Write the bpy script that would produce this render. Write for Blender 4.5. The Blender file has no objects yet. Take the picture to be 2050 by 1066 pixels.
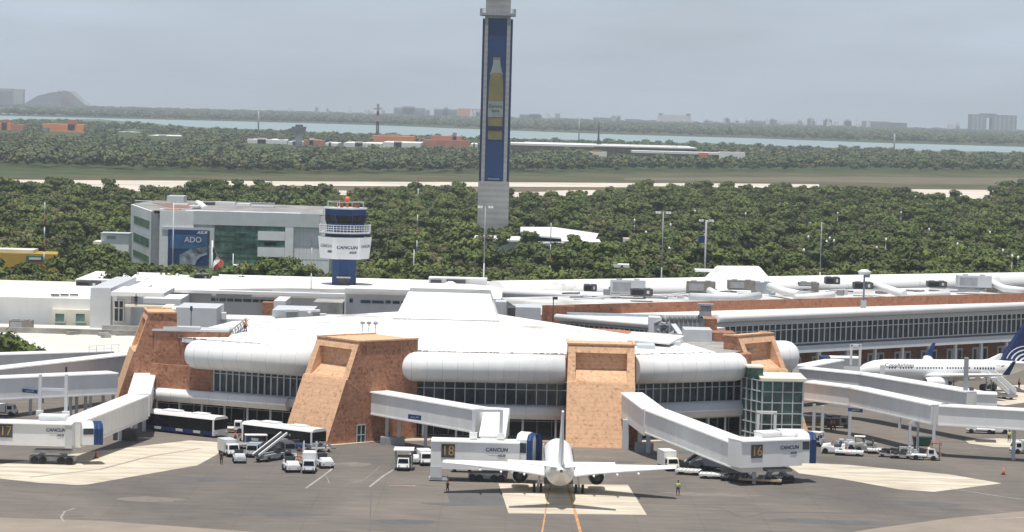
import bpy, math, random
from mathutils import Vector, Matrix
from math import radians as R, sin, cos, pi, sqrt, atan2
random.seed(7)
SC = bpy.context.scene
COL = SC.collection
# ------------------------------------------------------------------ camera
F = 5500.0; H = 48.0; YH = 217.0; ROLL = 0.0262          # focal length in photo pixels, camera height, horizon row, roll
TH = math.atan((533 - YH) / F)
_f = Vector((0, cos(TH), -sin(TH))); _r0 = Vector((1, 0, 0)); _u0 = Vector((0, sin(TH), cos(TH)))
_r = _r0 * cos(ROLL) + _u0 * sin(ROLL); _u = _u0 * cos(ROLL) - _r0 * sin(ROLL)
CAM = Vector((0, 0, H))
cd = bpy.data.cameras.new('camera'); cam = bpy.data.objects.new('camera', cd); COL.objects.link(cam)
cd.sensor_width = 36; cd.lens = 36 * F / 2050; cd.clip_end = 60000; cd.clip_start = 1
m = Matrix((_r, _u, -_f)).transposed().to_4x4(); m.translation = CAM
cam.matrix_world = m; SC.camera = cam
# ------------------------------------------------------------------ world, sun, exposure
SUN_EL, SUN_AZ = 80, 196                                   # azimuth clockwise from +Y: the sun stands a little behind the camera
w = bpy.data.worlds.new('World'); SC.world = w; w.use_nodes = True
nt = w.node_tree; nt.nodes.clear()
out = nt.nodes.new('ShaderNodeOutputWorld'); bg = nt.nodes.new('ShaderNodeBackground'); sky = nt.nodes.new('ShaderNodeTexSky')
sky.sky_type = 'NISHITA'; sky.sun_disc = False; sky.sun_elevation = R(SUN_EL); sky.sun_rotation = R(SUN_AZ)
sky.air_density = 1.0; sky.dust_density = 2.5; sky.ozone_density = 1.5; sky.altitude = 50
# thin high cloud veil: broad pale streaks over the blue
tc = nt.nodes.new('ShaderNodeTexCoord'); mp = nt.nodes.new('ShaderNodeMapping'); mp.inputs['Scale'].default_value = (5, 5, 28)
nz = nt.nodes.new('ShaderNodeTexNoise'); nz.inputs['Scale'].default_value = 1.6; nz.inputs['Detail'].default_value = 5
mr = nt.nodes.new('ShaderNodeMapRange'); mr.inputs[1].default_value = .3; mr.inputs[2].default_value = .75; mr.inputs[3].default_value = .62; mr.inputs[4].default_value = .84
mx = nt.nodes.new('ShaderNodeMixRGB'); mx.inputs[2].default_value = (7.4, 8.55, 10.0, 1)
L = nt.links.new
L(tc.outputs['Generated'], mp.inputs[0]); L(mp.outputs[0], nz.inputs['Vector']); L(nz.outputs['Fac'], mr.inputs[0])
sx_ = nt.nodes.new('ShaderNodeSeparateXYZ'); vz = nt.nodes.new('ShaderNodeMapRange'); vz.interpolation_type = 'SMOOTHSTEP'
vz.inputs[1].default_value = .05; vz.inputs[2].default_value = .38; vz.inputs[3].default_value = 1.0; vz.inputs[4].default_value = .12   # the veil lies low over the horizon
vm = nt.nodes.new('ShaderNodeMath'); vm.operation = 'MULTIPLY'
L(tc.outputs['Generated'], sx_.inputs[0]); L(sx_.outputs[2], vz.inputs[0]); L(mr.outputs[0], vm.inputs[0]); L(vz.outputs[0], vm.inputs[1]); L(vm.outputs[0], mx.inputs[0]); L(sky.outputs[0], mx.inputs[1]); L(mx.outputs[0], bg.inputs[0]); L(bg.outputs[0], out.inputs[0])
bg.inputs[1].default_value = 0.085
sd = bpy.data.lights.new('sun', 'SUN'); so = bpy.data.objects.new('sun', sd); COL.objects.link(so)
sd.energy = 4.7; sd.angle = R(0.6); sd.color = (1, .965, .91)
_d = Vector((sin(R(SUN_AZ)) * cos(R(SUN_EL)), cos(R(SUN_AZ)) * cos(R(SUN_EL)), sin(R(SUN_EL))))
so.rotation_euler = _d.to_track_quat('Z', 'Y').to_euler(); so.location = (0, 0, 300)
SC.view_settings.view_transform = 'Standard'; SC.view_settings.look = 'None'; SC.view_settings.gamma = 1; SC.view_settings.exposure = 0.0
SC.cycles.max_bounces = 5; SC.cycles.diffuse_bounces = 3; SC.cycles.glossy_bounces = 2; SC.cycles.transmission_bounces = 2
SC.cycles.volume_bounces = 0; SC.cycles.caustics_reflective = False; SC.cycles.caustics_refractive = False

# ------------------------------------------------------------------ where a spot of the ground or of an upright plane lies
def ray(px, py): return _f * F + _r * (px - 1025) - _u * (py - 533)
def G(px, py, z=0.0):
    d = ray(px, py); t = (z - H) / d.z
    return Vector((d.x * t, d.y * t, z))
def W(px, py, Y):
    d = ray(px, py); t = Y / d.y
    return Vector((d.x * t, Y, H + d.z * t))
def yh(px): return YH + ROLL * (px - 1025)

# ------------------------------------------------------------------ mesh builder
class MB:
    def __init__(s): s.v = []; s.f = []; s.sm = []; s.mi = []; s.cur = 0
    def add(s, vs, fs, smooth=False):
        b = len(s.v); s.v += [tuple(v) for v in vs]
        for f in fs: s.f.append([b + i for i in f]); s.sm.append(smooth); s.mi.append(s.cur)
        return s
    def box(s, x0, x1, y0, y1, z0, z1):
        return s.add([(x0,y0,z0),(x1,y0,z0),(x1,y1,z0),(x0,y1,z0),(x0,y0,z1),(x1,y0,z1),(x1,y1,z1),(x0,y1,z1)],
            [(3,2,1,0),(4,5,6,7),(0,1,5,4),(1,2,6,5),(2,3,7,6),(3,0,4,7)])
    def hexa(s, b, t):                 # four bottom, four top corners
        return s.add(list(b) + list(t), [(3,2,1,0),(4,5,6,7),(0,1,5,4),(1,2,6,5),(2,3,7,6),(3,0,4,7)])
    def cbox(s, c, sx, sy, sz, rz=0, taper=1.0):
        vs = []
        for k, q in ((0, 1), (1, taper)):
            for a, b in ((-1,-1),(1,-1),(1,1),(-1,1)):
                x = a * sx / 2 * q; y = b * sy / 2 * q
                vs.append((c[0] + x*cos(rz) - y*sin(rz), c[1] + x*sin(rz) + y*cos(rz), c[2] + k * sz))
        return s.hexa(vs[:4], vs[4:])
    def prism(s, poly, z0, z1, top=None):
        n = len(poly); zt = z1
        vs = [(p[0], p[1], z0) for p in poly] + [((top[i][0], top[i][1]) if top else (poly[i][0], poly[i][1])) + (zt,) for i in range(n)]
        fs = [tuple(range(n - 1, -1, -1)), tuple(range(n, 2 * n))] + [(i, (i+1) % n, n + (i+1) % n, n + i) for i in range(n)]
        return s.add(vs, fs)
    def bar(s, a, b, wd, ht=None):     # square bar from a to b
        a = Vector(a); b = Vector(b); d = (b - a).normalized(); ht = ht or wd
        up = Vector((0,0,1)) if abs(d.z) < .9 else Vector((0,1,0))
        x = d.cross(up).normalized() * wd / 2; y = x.cross(d).normalized() * ht / 2
        q = [(-1,-1),(1,-1),(1,1),(-1,1)]
        return s.hexa([a + x*i + y*j for i, j in q], [b + x*i + y*j for i, j in q])
    def tube(s, pts, rad, n=10, smooth=True, caps=True, sy=1.0):
        pts = [Vector(p) for p in pts]; k = len(pts)
        rs = rad if isinstance(rad, (list, tuple)) else [rad] * k
        vs = []
        for i, p in enumerate(pts):
            d = (pts[min(i+1, k-1)] - pts[max(i-1, 0)]).normalized()
            up = Vector((0,0,1)) if abs(d.z) < .95 else Vector((0,1,0))
            x = d.cross(up).normalized(); y = x.cross(d).normalized()
            for j in range(n):
                a = 2 * pi * j / n
                vs.append(p + x * cos(a) * rs[i] + y * sin(a) * rs[i] * sy)
        fs = [(i*n + j, i*n + (j+1) % n, (i+1)*n + (j+1) % n, (i+1)*n + j) for i in range(k-1) for j in range(n)]
        s.add(vs, fs, smooth)
        if caps:
            b = len(s.v) - len(vs)
            s.f.append([b + j for j in range(n-1, -1, -1)]); s.sm.append(False); s.mi.append(s.cur)
            s.f.append([b + (k-1)*n + j for j in range(n)]); s.sm.append(False); s.mi.append(s.cur)
        return s
    def quad(s, a, b, c, d): return s.add([a, b, c, d], [(0,1,2,3)])
    def poly(s, pts): return s.add(pts, [tuple(range(len(pts)))])
    def merge(s, o, mat=None):
        s.add([(mat @ Vector(v)) if mat else v for v in o.v], o.f)
        n = len(o.f); s.sm[-n:] = o.sm
        return s
    def mesh(s, name, mats):
        me = bpy.data.meshes.new(name); me.from_pydata(s.v, [], s.f); 
        for mm in (mats if isinstance(mats, (list, tuple)) else [mats]): me.materials.append(mm)
        me.polygons.foreach_set('use_smooth', s.sm); me.polygons.foreach_set('material_index', s.mi); me.update()
        return me

def tag(o, label=None, cat=None, group=None, kind=None):
    if label: o['label'] = label
    if cat: o['category'] = cat
    if group: o['group'] = group
    if kind: o['kind'] = kind
    return o
def thing(name, label, cat, loc=(0,0,0), rz=0.0, group=None):
    o = bpy.data.objects.new(name, None); COL.objects.link(o); o.empty_display_size = .5
    o.location = loc; o.rotation_euler = (0, 0, rz)
    return tag(o, label, cat, group)
def wmat(o):
    mm = Matrix.Translation(o.location) @ Matrix.Rotation(o.rotation_euler.z, 4, 'Z') @ Matrix.Diagonal((*o.scale, 1))
    return wmat(o.parent) @ mm if o.parent else mm
def part(mb, name, mats, parent=None, world=True, label=None):
    """one mesh object; world=True: the builder's coordinates are world ones"""
    me = mb.mesh(name, mats)
    o = bpy.data.objects.new(name, me); COL.objects.link(o)
    if parent:
        if world: me.transform(wmat(parent).inverted())
        o.parent = parent
    if label: o['label'] = label
    return o
def solo(mb, name, mats, label, cat, group=None):      # a thing that is one mesh, its origin at its base
    me = mb.mesh(name, mats)
    o = bpy.data.objects.new(name, me); COL.objects.link(o)
    c = sum((v.co for v in me.vertices), Vector()) / len(me.vertices); c.z = min(v.co.z for v in me.vertices)
    me.transform(Matrix.Translation(-c)); o.location = c
    return tag(o, label, cat, group)
def struct(mb, name, mats):
    return tag(part(mb, name, mats), kind='structure')
def dup(root, loc, rz=0.0, label=None, group=None, sc=None):
    r = root.copy(); COL.objects.link(r); r.location = loc; r.rotation_euler = (0, 0, rz)
    if sc: r.scale = (sc, sc, sc)
    if label: r['label'] = label
    if group: r['group'] = group
    for ch in list(root.children):
        c = ch.copy(); COL.objects.link(c); c.parent = r
        for g in list(ch.children):
            d = g.copy(); COL.objects.link(d); d.parent = c
    return r
def text(s, size, mat, parent, name='lettering', loc=(0,0,0), rot=(pi/2,0,0), ext=.01, align='CENTER', shear=0.0, xs=1.0, off=0.0):
    cu = bpy.data.curves.new('t', 'FONT'); cu.body = s; cu.size = size; cu.extrude = ext; cu.align_x = align; cu.align_y = 'CENTER'
    cu.shear = shear; cu.offset = off
    to = bpy.data.objects.new('t', cu); COL.objects.link(to)
    me = bpy.data.meshes.new_from_object(to); bpy.data.objects.remove(to)
    mm = Matrix.Translation(loc) @ Matrix.Rotation(rot[2], 4, 'Z') @ Matrix.Rotation(rot[0], 4, 'X') @ Matrix.Diagonal((xs, 1, 1, 1))
    me.transform(mm); me.materials.clear(); me.materials.append(mat)
    o = bpy.data.objects.new(name, me); COL.objects.link(o); o.parent = parent
    return o

# ------------------------------------------------------------------ materials
def mat(name, col, rough=.7, metal=0, var=.12, vs=.35, spec=.4, bump=0, col2=None, streak=0, detail=4, emit=None):
    m = bpy.data.materials.new(name); m.use_nodes = True; t = m.node_tree; b = t.nodes['Principled BSDF']
    b.inputs['Roughness'].default_value = rough; b.inputs['Metallic'].default_value = metal
    b.inputs['Specular IOR Level'].default_value = spec
    c1 = tuple(c * (1 - var) for c in col) + (1,); c2 = (tuple(col2) if col2 else tuple(min(1, c * (1 + var)) for c in col)) + (1,)
    tc = t.nodes.new('ShaderNodeTexCoord'); mp = t.nodes.new('ShaderNodeMapping')
    mp.inputs['Scale'].default_value = (1, 1, .25 if streak else 1)
    n = t.nodes.new('ShaderNodeTexNoise'); n.inputs['Scale'].default_value = vs; n.inputs['Detail'].default_value = detail; n.inputs['Roughness'].default_value = .65
    r = t.nodes.new('ShaderNodeValToRGB'); r.color_ramp.elements[0].position = .35; r.color_ramp.elements[1].position = .65
    r.color_ramp.elements[0].color = c1; r.color_ramp.elements[1].color = c2
    l = t.links.new
    l(tc.outputs['Object'], mp.inputs[0]); l(mp.outputs[0], n.inputs['Vector']); l(n.outputs['Fac'], r.inputs[0]); l(r.outputs[0], b.inputs['Base Color'])
    if bump:
        bn = t.nodes.new('ShaderNodeBump'); bn.inputs['Strength'].default_value = bump; l(n.outputs['Fac'], bn.inputs['Height']); l(bn.outputs[0], b.inputs['Normal'])
    return m
M = {}
M['white'] = mat('white_paint', (.80,.80,.78), .45, var=.04, vs=.5, streak=1)
M['whitew'] = mat('white_render', (.74,.74,.72), .8, var=.06, vs=.25, streak=1)
M['roofw'] = mat('white_roof', (.80,.80,.775), .7, var=.05, vs=.12)
def _stain(m, c, p0, p1):
    rp = [n for n in m.node_tree.nodes if n.type == 'VALTORGB'][0]; rp.color_ramp.elements[0].position = p0; rp.color_ramp.elements[1].position = p1; rp.color_ramp.elements[0].color = c + (1,); return m
_stain(M['roofw'], (.42,.41,.37), .30, .44); [n for n in M['roofw'].node_tree.nodes if n.type == 'TEX_NOISE'][0].inputs['Detail'].default_value = 8
M['roofc'] = mat('cream_roof', (.66,.62,.54), .85, var=.12, vs=.3)
M['cream'] = mat('cream_trim', (.80,.76,.62), .6, var=.05)
M['gfloor'] = mat('weathered_roof', (.32,.31,.29), .85, var=.3, vs=.25)
M['khaki'] = mat('khaki_sheet', (.21,.195,.165), .7, var=.2, vs=.8)
M['roofp'] = mat('patched_roof', (.34,.335,.32), .85, vs=.09, detail=8, col2=(.78,.775,.75))
M['lgrey'] = mat('light_grey_panel', (.55,.57,.58), .5, var=.05)
M['grey'] = mat('grey_metal', (.32,.33,.34), .5, var=.12, vs=1)
M['dgrey'] = mat('dark_grey', (.07,.07,.075), .6, var=.3, vs=1)
M['black'] = mat('black_rubber', (.015,.015,.016), .7, var=.3)
M['blue'] = mat('deep_blue_paint', (.010,.042,.14), .45, var=.08)
M['dblue'] = mat('navy_blue_paint', (.012,.025,.10), .4, var=.08)
M['bgrey'] = mat('blue_grey_sheet', (.30,.37,.42), .5, var=.12, vs=.6)
M['oroof'] = mat('old_roof_felt', (.27,.265,.25), .9, var=.3, vs=.12)
M['green'] = mat('green_paint', (.03,.12,.07), .5)
M['orange'] = mat('orange_fabric', (.75,.18,.03), .6)
M['red'] = mat('red_paint', (.40,.06,.03), .6)
M['rust'] = mat('rusty_steel', (.25,.10,.06), .8, var=.3, vs=2)
M['yellow'] = mat('ochre_yellow_paint', (.42,.27,.035), .7, var=.06)
M['hiviz'] = mat('lime_fabric', (.55,.65,.15), .7)
M['skin'] = mat('skin', (.35,.19,.12), .6, var=.02)
M['navy'] = mat('navy_cloth', (.02,.025,.05), .8)
M['amber'] = mat('amber_lettering', (.50,.30,.08), .5)
M['ink'] = mat('dark_lettering', (.03,.05,.10), .5)
M['concrete'] = mat('tower_concrete', (.34,.34,.33), .85, var=.10, vs=.2)
_c = M['concrete'].node_tree; _b = _c.nodes['Principled BSDF']; _k = _b.inputs['Base Color'].links[0].from_socket
_w = _c.nodes.new('ShaderNodeTexWave'); _w.bands_direction = 'Z'; _w.inputs['Scale'].default_value = .16; _w.inputs['Distortion'].default_value = 1.2; _w.inputs['Detail'].default_value = 3; _w.inputs['Detail Scale'].default_value = .6
_q = _c.nodes.new('ShaderNodeTexCoord'); _m = _c.nodes.new('ShaderNodeMixRGB'); _m.blend_type = 'MULTIPLY'; _m.inputs[0].default_value = 1
_p = _c.nodes.new('ShaderNodeMapRange'); _p.inputs[3].default_value = .90; _p.inputs[4].default_value = 1.06
_c.links.new(_q.outputs['Object'], _w.inputs['Vector']); _c.links.new(_w.outputs['Fac'], _p.inputs[0]); _c.links.new(_k, _m.inputs[1]); _c.links.new(_p.outputs[0], _m.inputs[2]); _c.links.new(_m.outputs[0], _b.inputs['Base Color'])
M['gpanel'] = mat('grey_clad_panel', (.74,.75,.74), .5, var=.06, vs=.4)
M['luggage'] = mat('mixed_luggage', (.05,.03,.03), .7, var=.8, vs=2.5, col2=(.30,.10,.04))
M['tan'] = mat('tan_pallet', (.5,.33,.2), .8, var=.2, vs=1)
M['trunk'] = mat('bark', (.14,.11,.085), .9, var=.2, vs=1)

def glassmat(name, col, rough=.12, var=.6, vs=.35):
    m = mat(name, col, rough, var=var, vs=vs, spec=.5, col2=tuple(c*3.2 for c in col), detail=5); return m
M['glass'] = glassmat('dark_glass', (.018,.026,.028))
M['glassg'] = glassmat('green_glass', (.022,.05,.045), .15)
M['glassoff'] = glassmat('sage_glass', (.05,.095,.075), .25, .25, .3)
M['glassb'] = mat('black_glass', (.006,.007,.009), .22, var=.4, vs=.4, spec=.22)

def stonemat(name, base, dark, light, cell=1.1, stain=.5):
    m = bpy.data.materials.new(name); m.use_nodes = True; t = m.node_tree; b = t.nodes['Principled BSDF']; l = t.links.new
    b.inputs['Roughness'].default_value = .9; b.inputs['Specular IOR Level'].default_value = .15
    tc = t.nodes.new('ShaderNodeTexCoord'); vo = t.nodes.new('ShaderNodeTexVoronoi'); vo.inputs['Scale'].default_value = 1 / cell; vo.distance = 'CHEBYCHEV'
    r = t.nodes.new('ShaderNodeValToRGB'); r.color_ramp.elements[0].color = base + (1,); r.color_ramp.elements[1].color = light + (1,)
    e = r.color_ramp.elements.new(.06); e.color = dark + (1,); e = r.color_ramp.elements.new(.16); e.color = base + (1,)
    n = t.nodes.new('ShaderNodeTexNoise'); n.inputs['Scale'].default_value = 1.3; n.inputs['Detail'].default_value = 8; n.inputs['Roughness'].default_value = .75
    r2 = t.nodes.new('ShaderNodeValToRGB'); r2.color_ramp.elements[0].position = .36; r2.color_ramp.elements[1].position = .60
    r2.color_ramp.elements[0].color = (1 - stain, 1 - stain * 1.02, 1 - stain * 1.02, 1); r2.color_ramp.elements[1].color = (1, 1, 1, 1)
    sx = t.nodes.new('ShaderNodeSeparateXYZ'); ad = t.nodes.new('ShaderNodeMath'); cb = t.nodes.new('ShaderNodeCombineXYZ'); bk = t.nodes.new('ShaderNodeTexBrick')
    bk.inputs['Scale'].default_value = 1; bk.inputs['Brick Width'].default_value = 1.3; bk.inputs['Row Height'].default_value = .62; bk.inputs['Mortar Size'].default_value = .045
    bk.inputs['Color1'].default_value = (1,1,1,1); bk.inputs['Color2'].default_value = (.94,.935,.93,1); bk.inputs['Mortar'].default_value = (.84,.83,.82,1); m2_ = t.nodes.new('ShaderNodeMixRGB'); m2_.blend_type = 'MULTIPLY'; m2_.inputs[0].default_value = 1
    l(tc.outputs['Object'], sx.inputs[0]); l(sx.outputs[0], ad.inputs[0]); l(sx.outputs[1], ad.inputs[1]); l(ad.outputs[0], cb.inputs[0]); l(sx.outputs[2], cb.inputs[1]); l(cb.outputs[0], bk.inputs['Vector'])
    sp = t.nodes.new('ShaderNodeSeparateColor'); mu = t.nodes.new('ShaderNodeMixRGB'); mu.blend_type = 'MULTIPLY'; mu.inputs[0].default_value = 1
    l(tc.outputs['Object'], vo.inputs['Vector']); l(vo.outputs['Color'], sp.inputs[0]); l(sp.outputs[0], r.inputs[0])
    l(tc.outputs['Object'], n.inputs['Vector']); l(n.outputs['Fac'], r2.inputs[0]); l(r.outputs[0], mu.inputs[1]); l(r2.outputs[0], mu.inputs[2]); l(mu.outputs[0], m2_.inputs[1]); l(bk.outputs[0], m2_.inputs[2]); l(m2_.outputs[0], b.inputs['Base Color'])
    return m
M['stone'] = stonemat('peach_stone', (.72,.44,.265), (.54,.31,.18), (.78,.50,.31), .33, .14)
M['stoned'] = stonemat('russet_and_shaded_stone', (.42,.195,.115), (.27,.13,.085), (.50,.26,.165), .36, .22)  # russet walls; on buttress sides the shade is put into this colour
M['brick'] = stonemat('russet_parapet', (.40,.18,.105), (.30,.13,.075), (.46,.22,.135), .5, .2)

# asphalt with broad tonal patches, swirls and tyre sweeps
def asphalt():
    m = bpy.data.materials.new('asphalt'); m.use_nodes = True; t = m.node_tree; b = t.nodes['Principled BSDF']; l = t.links.new
    b.inputs['Roughness'].default_value = .9; b.inputs['Specular IOR Level'].default_value = .2
    tc = t.nodes.new('ShaderNodeTexCoord')
    def noise(sc, det, xs=1, ys=1, dist=0):
        mp = t.nodes.new('ShaderNodeMapping'); mp.inputs['Scale'].default_value = (xs, ys, 1)
        n = t.nodes.new('ShaderNodeTexNoise'); n.inputs['Scale'].default_value = sc; n.inputs['Detail'].default_value = det; n.inputs['Roughness'].default_value = .62; n.inputs['Distortion'].default_value = dist
        l(tc.outputs['Object'], mp.inputs[0]); l(mp.outputs[0], n.inputs['Vector']); return n
    def ramp(n, p0, c0, p1, c1):
        r = t.nodes.new('ShaderNodeValToRGB'); r.color_ramp.elements[0].position = p0; r.color_ramp.elements[1].position = p1
        r.color_ramp.elements[0].color = c0 + (1,); r.color_ramp.elements[1].color = c1 + (1,); l(n.outputs['Fac'], r.inputs[0]); return r
    def mul(a, b_, f=1, mode='MULTIPLY'):
        x = t.nodes.new('ShaderNodeMixRGB'); x.blend_type = mode; x.inputs[0].default_value = f; l(a.outputs[0], x.inputs[1]); l(b_.outputs[0], x.inputs[2]); return x
    a = ramp(noise(.035, 7, 1, .6, .6), .33, (.128,.117,.105), .68, (.205,.180,.153))
    c = ramp(noise(.9, 8, .16, 1), .3, (.80,.80,.81), .7, (1.17,1.16,1.14))
    d = ramp(noise(.09, 4, .5, 1.6, 2.5), .60, (1,1,1), .78, (.72,.70,.70))
    e = ramp(noise(.13, 3, 1.5, .7, 3), .66, (1,1,1), .80, (1.25,1.22,1.18))
    x = mul(mul(mul(a, c), d), e)
    # faint square joints of the paving bays
    br = t.nodes.new('ShaderNodeTexBrick'); br.offset = 0; br.inputs['Scale'].default_value = .13; br.inputs['Mortar Size'].default_value = .006; br.inputs['Color1'].default_value = (1,1,1,1); br.inputs['Color2'].default_value = (.95,.95,.95,1); br.inputs['Mortar'].default_value = (.82,.81,.8,1)
    br.inputs['Brick Width'].default_value = 1; br.inputs['Row Height'].default_value = 1
    l(tc.outputs['Object'], br.inputs['Vector'])
    y = mul(x, br); l(y.outputs[0], b.inputs['Base Color'])
    return m
M['asphalt'] = asphalt()
M['slab'] = mat('pale_concrete_slab', (.60,.52,.40), .9, var=.12, vs=.22, col2=(.66,.60,.48), detail=7)
def _streak(m, sx):
    mp = [n for n in m.node_tree.nodes if n.type == 'MAPPING'][0]; mp.inputs['Scale'].default_value = (sx, 1, 1); return m
M['slab'] = _streak(mat('pale_concrete_slab', (.46,.385,.29), .9, var=.10, vs=.5, col2=(.66,.60,.48), detail=9), .22)
M['edge'] = mat('weathered_shoulder', (.27,.225,.18), .9, var=.1, vs=.15)
M['line'] = mat('faded_white_line', (.33,.31,.285), .8, var=.3, vs=.5)
M['oline'] = mat('orange_line', (.52,.27,.12), .8, var=.25, vs=.5)
M['darkpatch'] = mat('dark_asphalt', (.115,.112,.110), .9, var=.12, vs=.3)
M['stain'] = mat('worn_asphalt', (.19,.165,.14), .9, var=.15, vs=.6)
M['runway'] = mat('runway_concrete', (.58,.52,.44), .9, var=.12, vs=.02)
M['ground'] = mat('scrub_ground', (.060,.078,.032), .95, var=.3, vs=.03, spec=.1)
M['grass'] = mat('dry_grass', (.070,.085,.036), .95, var=.18, vs=.02, spec=.1, col2=(.125,.110,.065))
M['shore'] = mat('mangrove_flat', (.045,.065,.04), .95, var=.3, vs=.004, spec=.1)
M['water'] = mat('lagoon_water', (.27,.36,.35), .35, var=.08, vs=.003, spec=.3)
M['sea'] = mat('sea_water', (.10,.22,.28), .4, var=.05, vs=.001, spec=.3)
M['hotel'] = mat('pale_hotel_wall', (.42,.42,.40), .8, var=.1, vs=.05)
M['hoteld'] = mat('grey_hotel_wall', (.25,.26,.26), .8, var=.15, vs=.05)  # a darker grey than the pale hotel wall
M['hotelo'] = mat('orange_hotel_wall', (.75,.27,.08), .8, var=.12, vs=.08)
M['hotelr'] = mat('tile_red_wall', (.45,.17,.10), .8, var=.15, vs=.08)
M['tile'] = mat('faded_clay_tile', (.24,.15,.12), .9, var=.3, vs=.3)
M['hwhite'] = mat('white_villa_wall', (.8,.79,.75), .8, var=.06, vs=.05)

def proj(x, y, z=0):
    d = Vector((x, y, z)) - CAM; k = d.dot(_f)
    return 1025 + F * d.dot(_r) / k, 533 - F * d.dot(_u) / k
def interp(tab, x):
    if x <= tab[0][0]: return tab[0][1]
    for (a, b), (c, d) in zip(tab, tab[1:]):
        if x <= c: return b + (d - b) * (x - a) / (c - a)
    return tab[-1][1]
def gpoly(pts, z): 
    return [G(p[0], p[1], z) for p in pts]
def strip(top, bot, z):      # a flat sheet between two edges, given left to right
    mb = MB(); n = len(top)
    a = gpoly(top, z); b = gpoly(bot, z)
    mb.add(b + a, [(i, i + 1, n + i + 1, n + i) for i in range(n - 1)]); return mb
# ------------------------------------------------------------------ the ground, lagoon, sea, runway, apron
mb = MB(); mb.add([(-9000,-60,-.15),(9000,-60,-.15),(9000,11200,-.15),(-9000,11200,-.15)], [(0,1,2,3)]); struct(mb, 'ground', M['ground'])
mb = MB(); mb.add([(-9500,11200,-.4),(9500,11200,-.4),(9500,12900,-.4),(-9500,12900,-.4)], [(0,1,2,3)]); struct(mb, 'sea', M['sea'])
WF = [(-300,225),(0,232),(250,238),(500,244),(750,251),(1000,261),(1250,270),(1500,277),(1750,286),(2350,303)]
WN = [(-300,233),(0,241),(90,239),(200,241),(300,248),(420,257),(520,261),(700,268),(880,274),(1000,278),(1250,284),(1500,291),(1750,300),(2350,314)]
xs = sorted(set([p[0] for p in WF + WN]))
struct(strip([(x, interp(WF, x)) for x in xs], [(x, interp(WN, x)) for x in xs], .35), 'lagoon', M['water'])
CF = [(-300,210),(0,218),(250,225),(500,232),(800,242),(1060,251)]; CN = [(-300,220),(0,228),(250,233),(500,239),(800,246),(1060,252)]
struct(strip(CF, CN, .35), 'far_channel', M['water'])
mb = strip([(-300,352),(500,350),(1000,349),(1500,346),(2350,352)], [(-300,392),(500,398),(1000,402),(1500,402),(2350,412)], -.06); struct(mb, 'airfield_grass', M['grass'])
mb = strip([(-300,357.5),(150,361),(500,363),(950,365),(1500,368),(1640,369.5)], [(-300,366),(150,369),(500,372),(950,374),(1500,376.5),(1640,377)], .0); struct(mb, 'runway', M['runway'])
mb = strip([(-300,366),(150,369.3),(500,372.3),(560,377)], [(-300,380),(150,384),(420,382),(560,386)], -.02); struct(mb, 'taxiway', M['runway'])
for x0, x1, y0, y1, y2, y3 in ((648,694,381,382,390,391),(1012,1100,385,384,396,397),(1096,1192,382,381,393,392),(1816,2010,379,381,398,399),(1196,1225,386,386,391,391)):
    struct(strip([(x0,y0),(x1,y1)], [(x0,y2),(x1,y3)], .0), 'far_taxiway', M['runway'])
struct(strip([(500,374),(950,375.5),(1500,378),(1700,379)], [(500,380),(950,383),(1500,384),(1700,384)], -.03), 'bare_earth', mat('red_earth', (.145,.11,.065), .95, var=.2, vs=.02))
mb = strip([(1250,356),(1700,355),(2350,358)], [(1250,361),(1700,366),(2350,376)], -.03); struct(mb, 'bare_earth', mat('bare_earth', (.135,.112,.07), .95, var=.2, vs=.02))
mb = MB(); mb.add([(-170,285,0),(190,285,0),(230,700,0),(-230,700,0)], [(0,1,2,3)]); struct(mb, 'apron', M['asphalt'])
# pale slabs of the parking stands, darker repair patches, the shoulder in front
def gsheet(name, pts, z, mt):
    mb = MB(); mb.poly(gpoly(pts, z)[::-1]); o = struct(mb, name, mt)
    if o.data.polygons[0].normal.z < 0: o.data.flip_normals()
    return o
gsheet('stand_slab', [(998,968),(1257,971),(1295,1031),(1018,1028)], .008, M['slab'])
gsheet('stand_slab', [(-60,940),(90,916),(250,897),(380,882),(475,888),(395,932),(165,972),(80,967),(-60,952)], .008, M['slab'])
gsheet('stand_slab', [(1565,925),(1700,931),(1770,938),(1900,950),(2005,968),(1870,985),(1800,980),(1690,960),(1600,948)], .008, M['slab'])
gsheet('stand_slab', [(1930,881),(2000,878),(2110,884),(2110,898),(1990,895),(1940,888)], .008, M['slab'])
gsheet('stand_slab', [(1975,775),(2100,768),(2100,800),(2010,812),(1975,806)], .008, M['slab'])
gsheet('repair_patch', [(893,985),(1005,985),(1018,1012),(903,1012)], .004, M['darkpatch'])
gsheet('repair_patch', [(-60,715),(240,712),(240,760),(-60,770)], .004, M['edge'])
gsheet('shoulder', [(-80,1034),(200,1043),(520,1066),(700,1095),(-80,1095)], .004, M['edge'])
gsheet('shoulder', [(1560,1090),(1740,1060),(1900,1038),(2110,1018),(2110,1090)], .004, M['edge'])
def gline(name, pts, wd, mt, z=.012):
    mb = MB(); ps = [G(p[0], p[1], z) for p in pts]
    L_ = []; R_ = []
    for i, p in enumerate(ps):
        d = (ps[min(i+1, len(ps)-1)] - ps[max(i-1, 0)]).normalized(); n = Vector((-d.y, d.x, 0)) * wd / 2
        L_.append(p + n); R_.append(p - n)
    n = len(ps); mb.add(R_ + L_, [(i, i+1, n+i+1, n+i) for i in range(n-1)]); return struct(mb, name, mt)
gline('lead_in_line', [(1130,940),(1140,985),(1150,1020),(1162,1066),(1170,1095)], .35, M['oline'])
gline('lead_in_line', [(1104,960),(1096,1000),(1088,1050),(1080,1095)], .18, M['oline'])
gline('stand_line', [(740,975),(765,955),(787,941)], .30, M['line'])
gline('stand_line', [(612,978),(640,958),(664,940),(668,928),(655,918)], .30, M['line'])
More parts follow.
